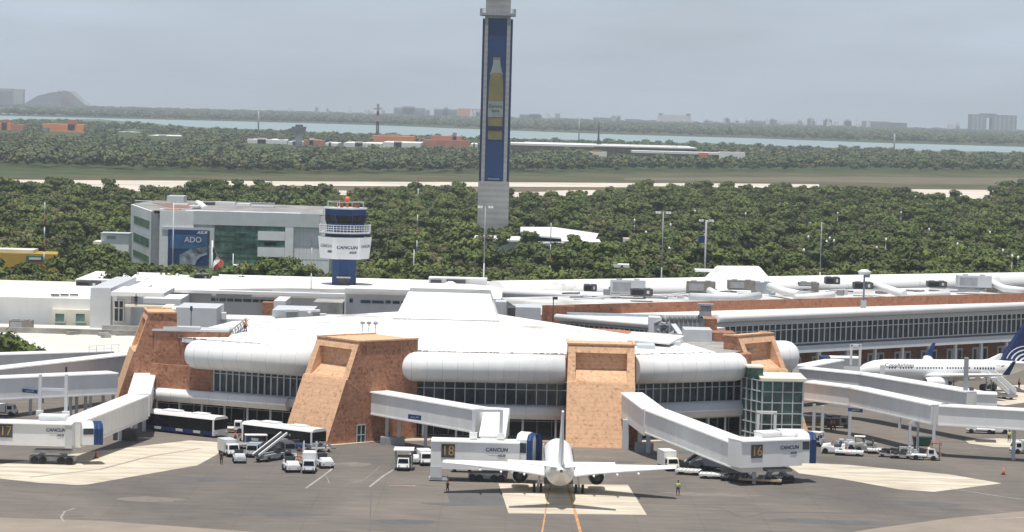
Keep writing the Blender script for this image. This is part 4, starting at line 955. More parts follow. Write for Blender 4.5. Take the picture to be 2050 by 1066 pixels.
part(MB().prism(octa(4.2), zc(447), zc(431), octa(4.65)), 'cab_glazing', M['glassb'], BT, False)
mb = MB(); b0 = octa(4.22); b1 = octa(4.68)
for k in range(8): mb.bar(b0[k] + (zc(447),), b1[k] + (zc(431),), .14)
part(mb, 'cab_mullion', M['blue'], BT, False)
part(MB().prism(octa(4.65), zc(431), zc(419)), 'cab_roof_band', M['blue'], BT, False); part(MB().prism(octa(4.85), zc(419), zc(416.5)), 'cab_roof', M['lgrey'], BT, False)
mb = MB(); mb.bar((-4.6,-1.6,zc(452)), (-4.6,-1.6,zc(418)), .18); mb.bar((-4.2,-2.6,zc(452)), (-4.2,-2.6,zc(418)), .18)
for k in range(9): z = zc(450) + (zc(420) - zc(450))*k/8; mb.bar((-4.6,-1.6,z), (-4.2,-2.6,z), .08)
part(mb, 'ladder', M['lgrey'], BT, False)
mb = MB(); oc = octa(4.0)
for k in range(8):
    a = Vector(oc[k] + (zc(416.5),)); b = Vector(oc[(k+1) % 8] + (zc(416.5),)); mb.bar(a, a + Vector((0,0,1.2)), .1); mb.bar(a + Vector((0,0,1.2)), b + Vector((0,0,1.2)), .12)
part(mb, 'roof_railing', M['lgrey'], BT, False)
mb = MB(); mb.tube([(.3,0,zc(416)),(.3,0,zc(405))], .3, 8); mb.tube([(.3,0,zc(404.6)),(.3,0,zc(402)),(.3,0,zc(398)),(.3,0,zc(394.5))], [.35,.55,.55,.25], 10); part(mb, 'beacon', M['orange'], BT, False)
mb = MB()
for x, y, h in ((-2,1,1.1),(-.8,-1,1.5),(1.8,.5,1.0),(2.6,-1,.8)): mb.cbox((x,y,zc(416)), .7,.7,h)
mb.tube([(1.3,0,zc(416)),(1.3,0,zc(388))], .05, 5); part(mb, 'roof_equipment', M['rust'], BT, False)
def octtext(s, size, mt, ang, z, dx=0, out=.02, shear=0):
    # text on the flat of the ring that looks toward angle ang; the flat leans out with height
    t = (z - zc(518.5)) / (zc(475) - zc(518.5)); r = (bsz + (tsz - bsz)*t) * cos(pi/6) + out
    n = Vector((sin(ang), -cos(ang), 0)); u = Vector((cos(ang), sin(ang), 0))
    return text(s, size, mt, BT, 'ring_lettering', n*r + u*dx + Vector((0,0,z)), (pi/2 - .13, 0, ang), .03, shear=shear, off=.012)
octtext('CANCUN', 1.02, M['ink'], R(8), zc(495), .1, .05, .15); octtext('ASUR', .62, M['ink'], R(8), zc(505), 1.3, .06, .3)
octtext('CANCUN', .98, M['grey'], R(-52), zc(493), .0, .06, .2); octtext('ASUR', .62, M['ink'], R(-52), zc(504), 1.2, .10, .3)
octtext('CANCUN', .98, M['grey'], R(68), zc(493), .0, .06, .2)

# ------------------------------------------------------------------ office block with billboard
OB = thing('office_building', 'grey clad four-storey office block with a big blue billboard on its front', 'building', (-90, 780, 0))
YO = 752.0
fz = lambda y, x=450: W(x, y, YO).z
fx = lambda x, y=470: W(x, y, YO).x
zt = fz(424)
Q_(MB().prism([(fx(322),YO),(fx(660),YO),(fx(660),815),(fx(322)-8,826),(fx(322),765)], 0, zt - .6), 'body', 'gpanel', OB)
c0_, c1_ = (W(262, 420, 796).x, 796), (fx(303), YO - 1)
Q_(MB().prism([c0_, c1_, (fx(330), YO+14), (fx(330), 826), (c0_[0] + 3, 830)], 0, zt - .4), 'side_wing', 'gpanel', OB)
mb = MB(); mb.prism([(fx(303),YO-.2),(fx(334),YO+2.2),(fx(334),YO+9),(fx(306),YO+9)], 0, zt - 1.0); Q_(mb, 'corner_slot', 'grey', OB)
n_ = outward(c0_, c1_)
for (y0, y1) in ((436,452),(471,488),(505,518)):
    P = Vector(c0_ + (0,)).lerp(Vector(c1_ + (0,)), .16); Q = Vector(c0_ + (0,)).lerp(Vector(c1_ + (0,)), .93)
    z1, z0 = W(282, y0, 775).z, W(282, y1, 775).z
    Q_(MB().prism([P + n_*.05, Q + n_*.05, Q - n_*.2, P - n_*.2], z0, z1), 'strip_window', 'glassoff', OB)
mb = MB(); mb.box(fx(388), fx(640), YO-1.0, YO-.02, fz(451), zt); Q_(mb, 'fascia', 'lgrey', OB)
mb = MB()
for k in range(26): x = fx(388) + (fx(640)-fx(388))*k/26; mb.box(x-.03, x+.03, YO-1.04, YO-1.0, fz(451), zt-.1)
Q_(mb, 'fascia_joint', 'lgrey', OB)
Q_(MB().box(fx(320), fx(388), YO-.9, YO-.02, 0, zt - .1), 'front_panel', 'gpanel', OB); 
mb = MB(); mb.box(fx(325), fx(430), YO-1.2, YO-.92, fz(463), fz(457)); mb.box(fx(421), fx(430), YO-1.2, YO-.92, 0, fz(463)); Q_(mb, 'portal_trim', 'lgrey', OB)
gl = Q_(MB().box(fx(431), fx(571), YO-.7, YO-.1, 2, fz(451.5)), 'glazing', 'glassoff', OB)
mb = MB()
for k in range(15): x = fx(431) + (fx(571)-fx(431))*k/14; mb.box(x-.06, x+.06, YO-.78, YO-.71, 2, fz(451.5))
for y in (472, 482, 505, 515): mb.box(fx(431), fx(571), YO-.78, YO-.71, fz(y)-.08, fz(y)+.08)
part(mb, 'mullion_frame', M['green'], gl)
for y0, y1 in ((461,479),(493,512)): Q_(MB().box(fx(517), fx(571), YO-1.1, YO-.8, fz(y1), fz(y0)), 'spandrel', 'gpanel', OB)
for y0, y1, x0, x1 in ((466,474,470,510),(486,496,465,515)): Q_(MB().box(fx(x0), fx(x1), YO-.9, YO-.79, fz(y1), fz(y0)), 'dark_pane', 'glassg', OB)
Q_(MB().box(fx(530), fx(554), YO-1.0, YO-.8, fz(489), fz(483)), 'dark_pane', 'glassb', OB)
Q_(MB().box(fx(571.5), fx(588), YO-1.1, YO-.02, 0, fz(452)), 'end_pier', 'gpanel', OB)
mb = MB()
for k in range(7): x = fx(600) + 1.0*k; mb.box(x-.03, x+.03, YO-.06, YO-.02, 0, zt-.7)
for y in (460, 490, 515): mb.box(fx(590), fx(658), YO-.06, YO-.02, fz(y)-.03, fz(y)+.03)
Q_(mb, 'panel_joint', 'lgrey', OB)
# roof with parapets and clutter
mb = MB(); mb.prism([(fx(322)+.5,YO+.4),(fx(655),YO+.4),(fx(655),814),(fx(322)-6,825),(c0_[0]+3,829),(c0_[0]+.6,797),(fx(303)+.4,YO+.6)], zt-.38, zt-.2); Q_(mb, 'flat_roof', 'oroof', OB)
mb = MB(); mb.prism([(c0_[0]+5,805),(fx(316),775),(fx(360),772),(fx(335),812)], zt-.19, zt-.1); Q_(mb, 'tiled_roof_patch', 'tile', OB)
mb = MB(); mb.prism([(fx(326),757),(fx(352),757),(fx(350),766),(fx(330),766)], zt-.18, zt-.08); Q_(mb, 'tiled_roof_patch', 'hotelr', OB)
Q_(blk(334, 368, 393, 815, 8, zt-.2), 'penthouse', 'lgrey', OB); Q_(blk(270, 334, 404, 822, 2, zt-.2), 'parapet', 'lgrey', OB); Q_(blk(368, 550, 405, 824, 2, zt-.2), 'parapet', 'lgrey', OB)
for i, (x0, x1, y0, Y, mt) in enumerate(((405,428,406,800,'dgrey'),(430,470,405,805,'white'),(474,500,408,800,'white'),(345,375,409,795,'white'),(378,398,412,785,'white'),(505,548,413,790,'lgrey'),(352,362,420,765,'white'),(385,400,417,770,'dgrey'),(318,326,419,762,'white'))):
    Q_(blk(x0, x1, y0, Y, 4, zt-.19), 'roof_unit', mt, OB)
mb = MB(); a = W(398, 405, 800); mb.tube([W(395,407,800), W(402,410,790), W(412,419,772)], .9, 10); Q_(mb, 'roof_duct', 'white', OB)
Q_(MB().box(fx(370), fx(600), YO+.5, YO+3, zt-.18, zt+.05), 'roof_edge', 'roofw', OB)
# billboard
bb = part(MB().box(fx(338), fx(418), YO-1.5, YO-.95, fz(533), fz(462)), 'billboard', M['blue'], OB)
mb = MB(); mb.box(fx(338.5), fx(417.5), YO-1.56, YO-1.51, fz(500), fz(467)); 
part(MB().box(fx(343), fx(417), YO-1.56, YO-1.51, fz(500), fz(472)), 'picture_sky', mat('mid_blue_print', (.035,.12,.26), .5, var=.3, vs=.15), bb)
mb = MB(); pr = mat('picture_print', (.14,.22,.26), .6, var=.9, vs=.45, col2=(.40,.46,.48), detail=6)
vs = [(fx(362),fz(531)),(fx(362),fz(512)),(fx(370),fz(508)),(fx(382),fz(500)),(fx(392),fz(501)),(fx(400),fz(497)),(fx(417),fz(496)),(fx(417),fz(505)),(fx(402),fz(510)),(fx(392),fz(519)),(fx(388),fz(529)),(fx(378),fz(533))]
mb.poly([(a, YO-1.60, b) for a, b in vs][::-1]); mb.poly([(a, YO-1.53, b) for a, b in vs]); part(mb, 'picture_scene', pr, bb)
vs = [(fx(386),fz(532)),(fx(390),fz(520)),(fx(400),fz(511)),(fx(417),fz(506)),(fx(417),fz(510)),(fx(404),fz(515)),(fx(396),fz(523)),(fx(393),fz(532))]
mb = MB(); mb.poly([(a, YO-1.63, b) for a, b in vs][::-1]); part(mb, 'picture_wave', M['bgrey'], bb)
tx = text('ADO', 2.1, M['lgrey'], OB, 'billboard_lettering', (0,0,0), off=.03); tx.location = Vector((fx(388) , YO-1.6, fz(482))) - wmat(OB).translation
tx = text('ASUR', 1.15, M['white'], OB, 'billboard_lettering', (0,0,0), shear=.3, off=.02); tx.location = Vector((fx(406), YO-1.6, fz(467))) - wmat(OB).translation
WB = thing('white_store', 'plain white windowless box building left of the office block', 'building', (W(232,490,775).x, 780, 0))
Q_(blk(202, 258, 468, 760, 6), 'wall', 'whitew', WB); Q_(blk(214, 232, 473, 759.9, .4, ybot=479), 'louvre', 'grey', WB); Q_(blk(186, 203, 484, 758, 8), 'annex', 'cream', WB); Q_(blk(201, 259, 467, 759.5, 6.6, ybot=468.5), 'coping', 'lgrey', WB)
# yellow building at the left edge
YB = thing('yellow_building', 'ochre yellow hangar-like building with a green sign, at the left edge', 'building', (-132, 705, 0))
mb = MB(); a = W(-60, 505, 690); b = W(116, 504, 690); c = W(104, 540, 690)
mb.prism([(a.x,690),(c.x,690),(c.x-2,702),(a.x,702)], 0, a.z, [(a.x,690),(b.x,690),(b.x-2,702),(a.x,702)]); Q_(mb, 'wall', 'yellow', YB)
Q_(blk(-60, 66, 499.5, 692, 8, a.z+.03), 'roof', 'roofc', YB)
Q_(blk(52, 88, 513, 689.4, .5, ybot=524), 'sign', 'green', YB)
Q_(blk(58, 82, 516, 689.2, .15, ybot=520.5), 'sign_panel', 'lgrey', YB)
Q_(blk(-60, 18, 545, 684, 3, ybot=552), 'awning', 'bgrey', YB)

# ------------------------------------------------------------------ masts, poles, flag
def mast(px, ytop, Y, label, r=.22, bands=('white','red'), nb=6, head=None, name='mast', cat='mast', group=None, z0=0.0):
    p = W(px, ytop, Y); zt_ = p.z; t = thing(name, label, cat, (p.x, Y, z0), 0, group)
    for k in range(nb):
        part(MB().tube([(0,0,(zt_-z0)*k/nb), (0,0,(zt_-z0)*(k+1)/nb)], r*.75*(1-.4*k/nb), 6), 'pole_section', M[bands[k % len(bands)]], t, False)
    if head: head(t, zt_ - z0)
    return t
def floodhead(t, z):
    g = MB(); g.bar((-1.6,0,z), (1.6,0,z), .15)
    part(g, 'crossarm', M['grey'], t, False)
    for k in (-1.5, -.9, .9, 1.5): part(MB().cbox((k,-.2,z-.35), .5,.3,.5), 'floodlight', M['white'], t, False)
mast(625, 470, 560, 'thin red and white striped aerial left of the blue control tower', .16, ('lgrey','rust'), 8)
mast(838, 352, 760, 'tall red and white striped pole right of the blue control tower', .22, ('lgrey','rust'), 8)
mast(829, 500, 700, 'short grey pole beside the tall striped pole', .16, ('lgrey',), 1)
mast(1104, 425, 700, 'red and white striped pole in the trees right of the tall tower', .2, ('lgrey','rust'), 8)
mast(90, 405, 640, 'red and white lattice mast in the trees at the left', .25, ('rust','lgrey'), 8)
mast(1645, 445, 640, 'pale grey pole in the trees at the far right', .2, ('lgrey','grey'), 2)
mast(1328, 425, 625, 'slim green-grey lamp pole left of the double floodlight', .2, ('grey','grey'), 2, floodhead)
mast(1414, 441, 640, 'tall grey pole with a double white floodlight bar over the hipped roof', .3, ('grey',), 1, floodhead, cat='floodlight')
mast(972, 414, 620, 'thin grey floodlight pole in front of the tall tower base', .2, ('lgrey','grey'), 2, floodhead, cat='floodlight')
mast(348, 405, 700, 'thin grey lamp pole in front of the blue billboard', .2, ('lgrey','grey'), 1, floodhead, cat='lamp pole')
mast(467, 508, 700, 'short white lamp post before the office glazing', .14, ('white',), 1)
mast(757, 210, 3300, 'very tall dark lattice mast by the lagoon, left of the tall tower', 2.6, ('dgrey',), 2, lambda t, z: part((lambda g: (g.bar((-5,0,z-5),(5,0,z-5),1.5), g.bar((-8,0,z-14),(8,0,z-14),2), g.cbox((0,0,z-20),9,5,7), g.cbox((0,0,z-8),3,3,9), g)[-1])(MB()), 'aerial_array', M['grey'], t, False))
mast(1199, 245, 3000, 'dark mast standing before the lagoon right of the tall tower', 1.8, ('black','dgrey'), 2)
mast(1160, 235, 3600, 'faint thin mast left of the dark lagoon mast', 1.0, ('grey',), 1)
mast(1791, 268, 3600, 'faint mast before the lagoon toward the right', 1.4, ('grey',), 1)
mast(518, 222, 4300, 'faint mast before the lagoon left of the water tank', 1.6, ('grey',), 1)
t = thing('water_tower', 'grey square-headed water tower by the lagoon left of the tall mast', 'water tower', tuple(G(598, 300)))
Yw = t.location.y; z1 = W(598, 250, Yw).z; z0_ = W(598, 266, Yw).z
part(MB().tube([(0,0,0),(0,0,z0_)], 3.6, 8), 'shaft', M['lgrey'], t, False); part(MB().prism(octa(6.5), z0_, z1 - 2, octa(8)), 'tank', M['grey'], t, False); part(MB().prism(octa(4), z1 - 2, z1), 'tank_roof', M['dgrey'], t, False)
fp = thing('flagpole', 'white flagpole with a drooping green white and red flag before the office block', 'flagpole', (W(425, 500, 690).x, 690, 0))
part(MB().tube([(0,0,0),(0,0,W(425,482,690).z)], .2, 8), 'pole', M['white'], fp, False)
ft = W(425, 492, 690).z; mb = MB(); mb.cur = 0
for k, (u0, u1) in enumerate(((0,.33),(.33,.66),(.66,1))):
    mb.cur = k; vs = []
    for i in range(7):
        z = ft - .62*i; w_ = 1.1 + .7*sin(i*.8)
        for u in (u0, u1): vs.append((.1 + u*w_*1.6*(1 + .1*i) - .5*u, -.3*sin(i + u*4), z - u*3.0))
    mb.add(vs, [(2*i, 2*i+1, 2*i+3, 2*i+2) for i in range(6)])
part(mb, 'flag', [M['green'], M['white'], M['red']], fp, False)
# mushroom floodlight on the concourse roof
t = thing('floodlight', 'grey post with a big pale dish floodlight on the concourse parapet', 'floodlight', (W(1728,625,520).x, 520, W(1728,622,520).z))
hh = W(1728,543,520).z - t.location.z
part(MB().cbox((0,0,-1.2), 1.0, 1.0, 3.2), 'pedestal', M['lgrey'], t, False); part(MB().tube([(0,0,1.9),(0,0,hh)], .18, 8), 'post', M['grey'], t, False)
part(MB().tube([(0,0,hh-.6),(0,0,hh-.1),(0,0,hh+.3)], [1.0,1.35,.5], 12, sy=1), 'dish', M['white'], t, False); part(MB().cbox((.55,-.3,hh-1.2), .9,.6,.7), 'lamp', M['grey'], t, False)
mast(1108, 598, 486, 'short dark pole on the roof beside the brick end wall', .12, ('dgrey',), 1, lambda t, z: part(MB().cbox((.3,0,z-.2), .9,.3,.5), 'lamp', M['dgrey'], t, False), z0=10.0)
mast(383, 618, 470, 'short black lamp pole on the annex behind the first buttress', .1, ('dgrey',), 1, lambda t, z: part(MB().cbox((0,0,z-.4), .4,.3,.8), 'lamp', M['dgrey'], t, False), z0=9.0)

# ------------------------------------------------------------------ far buildings along the water
def farb(label, parts, name='hotel', cat='hotel', group=None, Y=9800, base=None):
    x0 = min(p[0] for p in parts); x1 = max(p[1] for p in parts)
    t = thing(name, label, cat, (W((x0+x1)/2, 240, Y).x, Y, 0), 0, group)
    for p in parts:
        px0, px1, yt, mt = p[:4]; dep = p[4] if len(p) > 4 else 40; nm = p[5] if len(p) > 5 else 'block'; yb = p[6] if len(p) > 6 else None; dy = p[7] if len(p) > 7 else 0
        part(blk(px0, px1, yt, Y + dy, dep, ybot=yb), nm, M[mt], t)
    return t
def wins(t, x0, x1, y0, y1, Y, nx, ny, mt='hoteld'):
    mb = MB(); 
    for j in range(ny):
        yy = y0 + (y1-y0)*(j+.3)/ny; a = W(x0, yy, Y); b = W(x1, yy + (y1-y0)*.35/ny, Y); mb.box(a.x, b.x, Y-1.5, Y-.2, b.z, a.z)
    part(mb, 'balcony_row', M[mt], t)
t = farb('grey-green slab hotel at the far left edge of the shore', [(-40,26,177,'hotel'),(27,46,179,'hotel')]); wins(t, -40, 25, 180, 210, 9800, 6, 8)
t = thing('pyramid_hotel', 'stepped pyramid shaped hotel on the far shore at the left', 'hotel', (W(110,205,9700).x, 9700, 0))
mb = MB(); P = [W(x, y, 9700) for x, y in ((45,210),(75,192),(100,186),(130,182),(140,184),(158,200),(172,211))]
n = len(P); mb.add([(p.x, 9700, p.z) for p in P] + [(p.x, 9820, p.z) for p in P] + [(P[0].x,9700,0),(P[-1].x,9700,0),(P[0].x,9820,0),(P[-1].x,9820,0)],
   [tuple([2*n] + [2*n+1] + list(range(n-1, -1, -1)))] + [(i, i+1, n+i+1, n+i) for i in range(n-1)]); part(mb, 'stepped_body', M['hoteld'], t)
mb = MB()
for x0, y0, x1, y1 in ((122,186,136,206),(132,185,146,206)): mb.bar(W(x0,y0,9695), W(x1,y1,9695), 3.5)
part(mb, 'slanting_rib', M['hotelr'], t); part(blk(116, 124, 180.5, 9698, 20, ybot=184), 'summit', M['hwhite'], t)
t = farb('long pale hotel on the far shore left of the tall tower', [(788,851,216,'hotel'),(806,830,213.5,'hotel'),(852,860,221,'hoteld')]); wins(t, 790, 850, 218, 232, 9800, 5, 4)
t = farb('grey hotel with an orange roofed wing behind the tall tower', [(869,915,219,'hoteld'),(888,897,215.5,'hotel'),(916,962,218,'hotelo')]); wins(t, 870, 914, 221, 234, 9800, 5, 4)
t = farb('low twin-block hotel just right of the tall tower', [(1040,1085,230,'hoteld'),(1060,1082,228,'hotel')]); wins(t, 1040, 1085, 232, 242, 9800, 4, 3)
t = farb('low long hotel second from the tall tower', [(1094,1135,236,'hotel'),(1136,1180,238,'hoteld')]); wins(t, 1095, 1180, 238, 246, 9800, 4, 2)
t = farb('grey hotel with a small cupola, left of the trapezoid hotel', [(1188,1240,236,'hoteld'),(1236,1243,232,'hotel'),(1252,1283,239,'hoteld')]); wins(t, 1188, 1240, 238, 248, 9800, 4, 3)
t = thing('hotel', 'pale trapezoid hotel with a broad sloping front on the far shore', 'hotel', (W(1350,240,9800).x, 9800, 0))
a = W(1312, 248, 9800); b = W(1390, 251, 9800); c = W(1321, 229, 9800); d = W(1382, 231, 9800)
part(MB().hexa([(a.x,9800,0),(b.x,9800,0),(b.x,9850,0),(a.x,9850,0)], [(c.x,9812,c.z),(d.x,9812,d.z),(d.x,9850,d.z),(c.x,9850,c.z)]), 'block', M['hotel'], t); wins(t, 1318, 1384, 233, 248, 9800, 5, 4, 'hoteld')
mb = MB(); blk(1319, 1327, 227, 9810, 20, mb=mb, ybot=230); blk(1374, 1383, 228, 9810, 20, mb=mb, ybot=231); part(mb, 'roof_turret', M['hoteld'], t)
far = [(1410,1428,242,'hotel','low hotel just right of the trapezoid hotel'),(1450,1462,238,'hoteld','small dark block in the low skyline'),(1470,1492,243,'hwhite','low white block in the skyline'),(1500,1535,242,'hotel','low pale hotel right of the white block'),
       (1541,1556,240,'hoteld','dark stubby hotel in the skyline'),(1560,1600,244,'hwhite','low white hotels cluster before the three towers')]
for x0, x1, y, mt, lb in far:
    t = farb(lb, [(x0,x1,y,mt),(x0+3,x0+8,y-3,'hwhite')]); wins(t, x0, x1, y+2, y+10, 9800, 2, 2, 'hotel' if mt != 'hotel' else 'hoteld')
sk_ = random.Random(4); sb0 = None
for i in range(30):
    x = sk_.choice((sk_.uniform(560,780), sk_.uniform(1400,1620), sk_.uniform(1600,1740), sk_.uniform(1815,1940), sk_.uniform(1080,1310), sk_.uniform(940,955))); yb_ = 217 + .0262*(x-1025)
    t = thing('shore_house', 'small pale building low on the far shore skyline', 'building', (W(x, 240, 9750).x, 9750, 0), 0, 'small pale buildings along the far shore')
    a_ = sk_.uniform(4, 10); part(blk(x, x + a_, yb_ + sk_.uniform(7,13), 9750, 20), 'block', M[sk_.choice(('hwhite','hotel','hwhite'))], t); part(blk(x + a_*.2, x + a_*.5, yb_ + sk_.uniform(4,7), 9755, 10, ybot=yb_+20), 'stair_head', M['hwhite'], t)
for x0, x1, y, lb in ((1617,1631,238,'leftmost of three slim towers on the far shore'),(1649,1666,240,'middle of three slim towers on the far shore'),(1690,1705,242,'rightmost of three slim towers on the far shore')):
    t = farb(lb, [(x0,x1,y,'hotel',20,'tower_block'),(x0+3,x1-3,y-3,'hwhite',14,'penthouse')]); wins(t, x0, x1, y+1, y+18, 9800, 3, 6)
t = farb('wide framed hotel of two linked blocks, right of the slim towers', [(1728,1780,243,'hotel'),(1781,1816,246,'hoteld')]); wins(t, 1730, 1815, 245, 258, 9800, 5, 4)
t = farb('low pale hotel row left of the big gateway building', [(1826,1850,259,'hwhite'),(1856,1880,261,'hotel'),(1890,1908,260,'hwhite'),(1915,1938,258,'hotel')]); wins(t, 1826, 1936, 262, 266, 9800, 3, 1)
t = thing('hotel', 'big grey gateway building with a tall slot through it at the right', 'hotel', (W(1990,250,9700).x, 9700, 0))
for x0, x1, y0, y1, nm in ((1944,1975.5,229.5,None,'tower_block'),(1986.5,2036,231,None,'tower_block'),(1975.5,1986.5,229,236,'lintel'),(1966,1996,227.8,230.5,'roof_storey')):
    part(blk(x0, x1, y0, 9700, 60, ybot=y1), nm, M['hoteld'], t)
mb = MB()
for k in (1948,1956,1964,1992,2001,2010,2019,2028): blk(k, k+3, 233, 9699, .5, mb=mb, ybot=268)
part(mb, 'balcony_column', M['hotel'], t)
# nearer resort buildings before the lagoon
def res(label, Y, parts, name='resort_building', cat='resort'): return farb(label, parts, name, cat, None, Y)
res('orange stepped resort at the far left edge', 3740, [(-40,22,246,'hotelo'),(3,14,240,'hotelr',20,'turret'),(22,48,250,'hotelr')])
res('long orange resort with a square turret, left', 3700, [(85,168,249,'hotelo'),(136,150,240,'hotelr',20,'turret'),(100,172,262,'hotelo',10,'front_wing',None,-30),(86,96,256,'hoteld',10,'end_wall',None,-12)])
res('orange resort block behind the tall lagoon mast', 3250, [(744,830,273,'hotelo'),(757,800,269.5,'hoteld',10,'roof_canopy',None,20),(838,842,272,'hotelr',8,'turret')])
res('tile-red resort with a small turret just left of the tall tower', 3150, [(862,925,273,'hotelr'),(848,942,281,'hotelr',20,'front_wing',None,-20),(906,914,266,'hoteld',10,'turret')])
for i, (x0, x1, y, Y, lb, mt) in enumerate(((490,575,279,3150,'long white flat-roofed block left of the water tower','hwhite'),(577,606,283,3100,'short white block below the water tower','hwhite'),(607,648,280,3120,'terracotta roofed block right of the water tower','hotelr'),(650,676,286,3080,'small white block in the middle of the row','hwhite'),(688,764,286,3060,'long white block below the tall mast','hwhite'),
      (766,842,285,3040,'white block under the orange resort','hwhite'),(236,284,265,3900,'small white flat building above the trees at left','hwhite'),(296,368,272,3600,'white roofed shed above the trees at left','hwhite'),(942,960,288,3000,'small tan house touching the tall tower','cream'))):
    t = farb(lb, [(x0,x1,y+1,mt,110),(x0+ (x1-x0)*.3, x0+(x1-x0)*.5, y-2, 'hwhite', 12, 'roof_box')], 'low_building', 'building', None, Y)
t = farb('long white-roofed hangar row right of the tall tower', [(1022,1190,289,'hwhite',90,'roof',293),(1022,1190,293.2,'tile',40,'wall',None,2),(1050,1385,290,'roofw',60,'roof',292.5,95),(1190,1395,294,'hwhite',60,'roof',296.5,0),(1190,1395,296.8,'tile',20,'wall',None,5)], 'hangar', 'hangar', None, 2900)
t = farb('pale sheds in front of the red walled hangar', [(1265,1440,304,'hwhite',30,'shed',308.5),(1265,1440,308.8,'tile',12,'shed_wall',None,2),(1400,1418,307,'orange',8,'shed',None,-14),(1440,1492,305,'hwhite',12,'shed')], 'shed', 'shed', None, 2780)
t = farb('small tan house in the trees right of the tall tower', [(1180,1215,304,'cream',12,'house'),(1185,1205,301,'hotelr',10,'roof',304)], 'house', 'house', None, 2700)
# bits of roofs that show through the wood
for i, (x0, x1, y0, y1, Y, mt, lb) in enumerate(((1248,1290,478,486,880,'cream','tan roof half hidden in the wood right of the low white building'),(1222,1260,530,536,668,'white','white roof strip at the wood edge right of centre'),(462,502,532,541,690,'white','white canvas awning behind the flagpole'),(1400,1416,473,488,820,'blue','small blue kiosk roof in the wood near the floodlight pole'),(1392,1436,541,545,616,'white','thin white canopy left of the hipped dome'))):
    solo(blk(x0, x1, y0, Y, 5, mb=None, ybot=y1), 'shelter', M[mt], lb, 'shelter')
lp = random.Random(11); base = None
for i in range(26):
    px = lp.uniform(1270, 2040); y_ = lp.uniform(424, 520); Y = 41 * F / (y_ - yh(px) + 6)
    p = G(px, y_, 9.2)
    if base is None:
        base = thing('lamp_post', 'white globe lamp post among the trees of the wood', 'lamp', (p.x, p.y, 0), 0, 'white lamp posts in the wood on the right')
        part(MB().tube([(0,0,0),(0,0,9)], .1, 5), 'post', M['lgrey'], base, False); part(MB().tube([(0,0,8.9),(0,0,9.3),(0,0,9.9),(0,0,10.2)], [.15,.34,.34,.1], 8), 'lamp_head', M['white'], base, False)
    else: dup(base, (p.x, p.y, 0))
# ------------------------------------------------------------------ jet bridges
def sect(parent, P, Q, w_, h, name='tunnel', side='white', label=None, ribs=True):
    """box tunnel; P, Q: middle of its roof at both ends"""
    P = Vector(P); Q = Vector(Q); d = Vector((Q.x-P.x, Q.y-P.y, 0)).normalized(); n = Vector((-d.y, d.x, 0)) * w_/2
    dn = Vector((0,0,-h))
    mb = MB(); mb.hexa([P - n + dn, Q - n + dn, Q + n + dn, P + n + dn], [P - n, Q - n, Q + n, P + n])
    tn = part(mb, name, M[side], parent, label=label)
    u = n * (1 + .22/w_*2); e = Vector((0,0,.03)); g = Vector((0,0,.2))
    mb = MB(); mb.hexa([P - u + e, Q - u + e, Q + u + e, P + u + e], [P - u*.97 + g, Q - u*.97 + g, Q + u*.97 + g, P + u*.97 + g])
    part(mb, 'tunnel_roof', M['white'], tn)
    if ribs:
        mb = MB(); ln = (Q - P).length; k = max(2, int(ln/3.0))
        for s in (-1, 1):
            o = n * (1 + .05/w_*2) * s
            for i in range(k+1): p = P.lerp(Q, i/k) + n*s; mb.bar(p + Vector((0,0,-.02)), p + dn, .045)
            mb.bar(P + o + dn + Vector((0,0,.12)), Q + o + dn + Vector((0,0,.12)), .08, .2)
        part(mb, 'side_rib', M['white'], tn)
    return tn
def edgepts(pts, z, w_, side=1):
    """photo spots of the tunnel's front roof edge -> middle line of the roof (the edge lies on the camera's side)"""
    P = [G(x, y, zz_) for (x, y), zz_ in zip(pts, z if isinstance(z, (list, tuple)) else [z]*len(pts))]
    out_ = []
    for i, p in enumerate(P):
        d = P[min(i+1, len(P)-1)] - P[max(i-1, 0)]; d.z = 0; d.normalize(); n = Vector((-d.y, d.x, 0))
        if n.y < 0: n = -n
        out_.append(p + n*w_/2)
    return out_
def leg(parent, px, Y, ztop, r=.22, mt='lgrey', name='leg'):
    x = W(px, 880, Y).x
    return part(MB().bar((x, Y, 0), (x, Y, ztop), r*2), name, M[mt], parent)
def bogie(parent, c, L_, rz=0, h=1.5):
    t = Matrix.Translation(c) @ Matrix.Rotation(rz, 4, 'Z')
    mb = MB(); mb.box(-L_/2, L_/2, -.8, .8, .45, 1.0); mb.bar((-L_*.3,0,1.0), (-L_*.12,0,h+.6), .45); mb.bar((L_*.3,0,1.0), (L_*.12,0,h+.6), .45); mb.box(-L_*.4, L_*.4, -1.1, 1.1, h+.4, h+.75)
    b = part(MB().merge(mb, t), 'drive_bogie', M['grey'], parent)
    for x in (-L_*.38, -L_*.2, L_*.2, L_*.38):
        w2 = MB(); w2.tube([(x,-1.15,.5),(x,-.65,.5)], .5, 12); part(MB().merge(w2, t), 'wheel', M['black'], b)
    return b
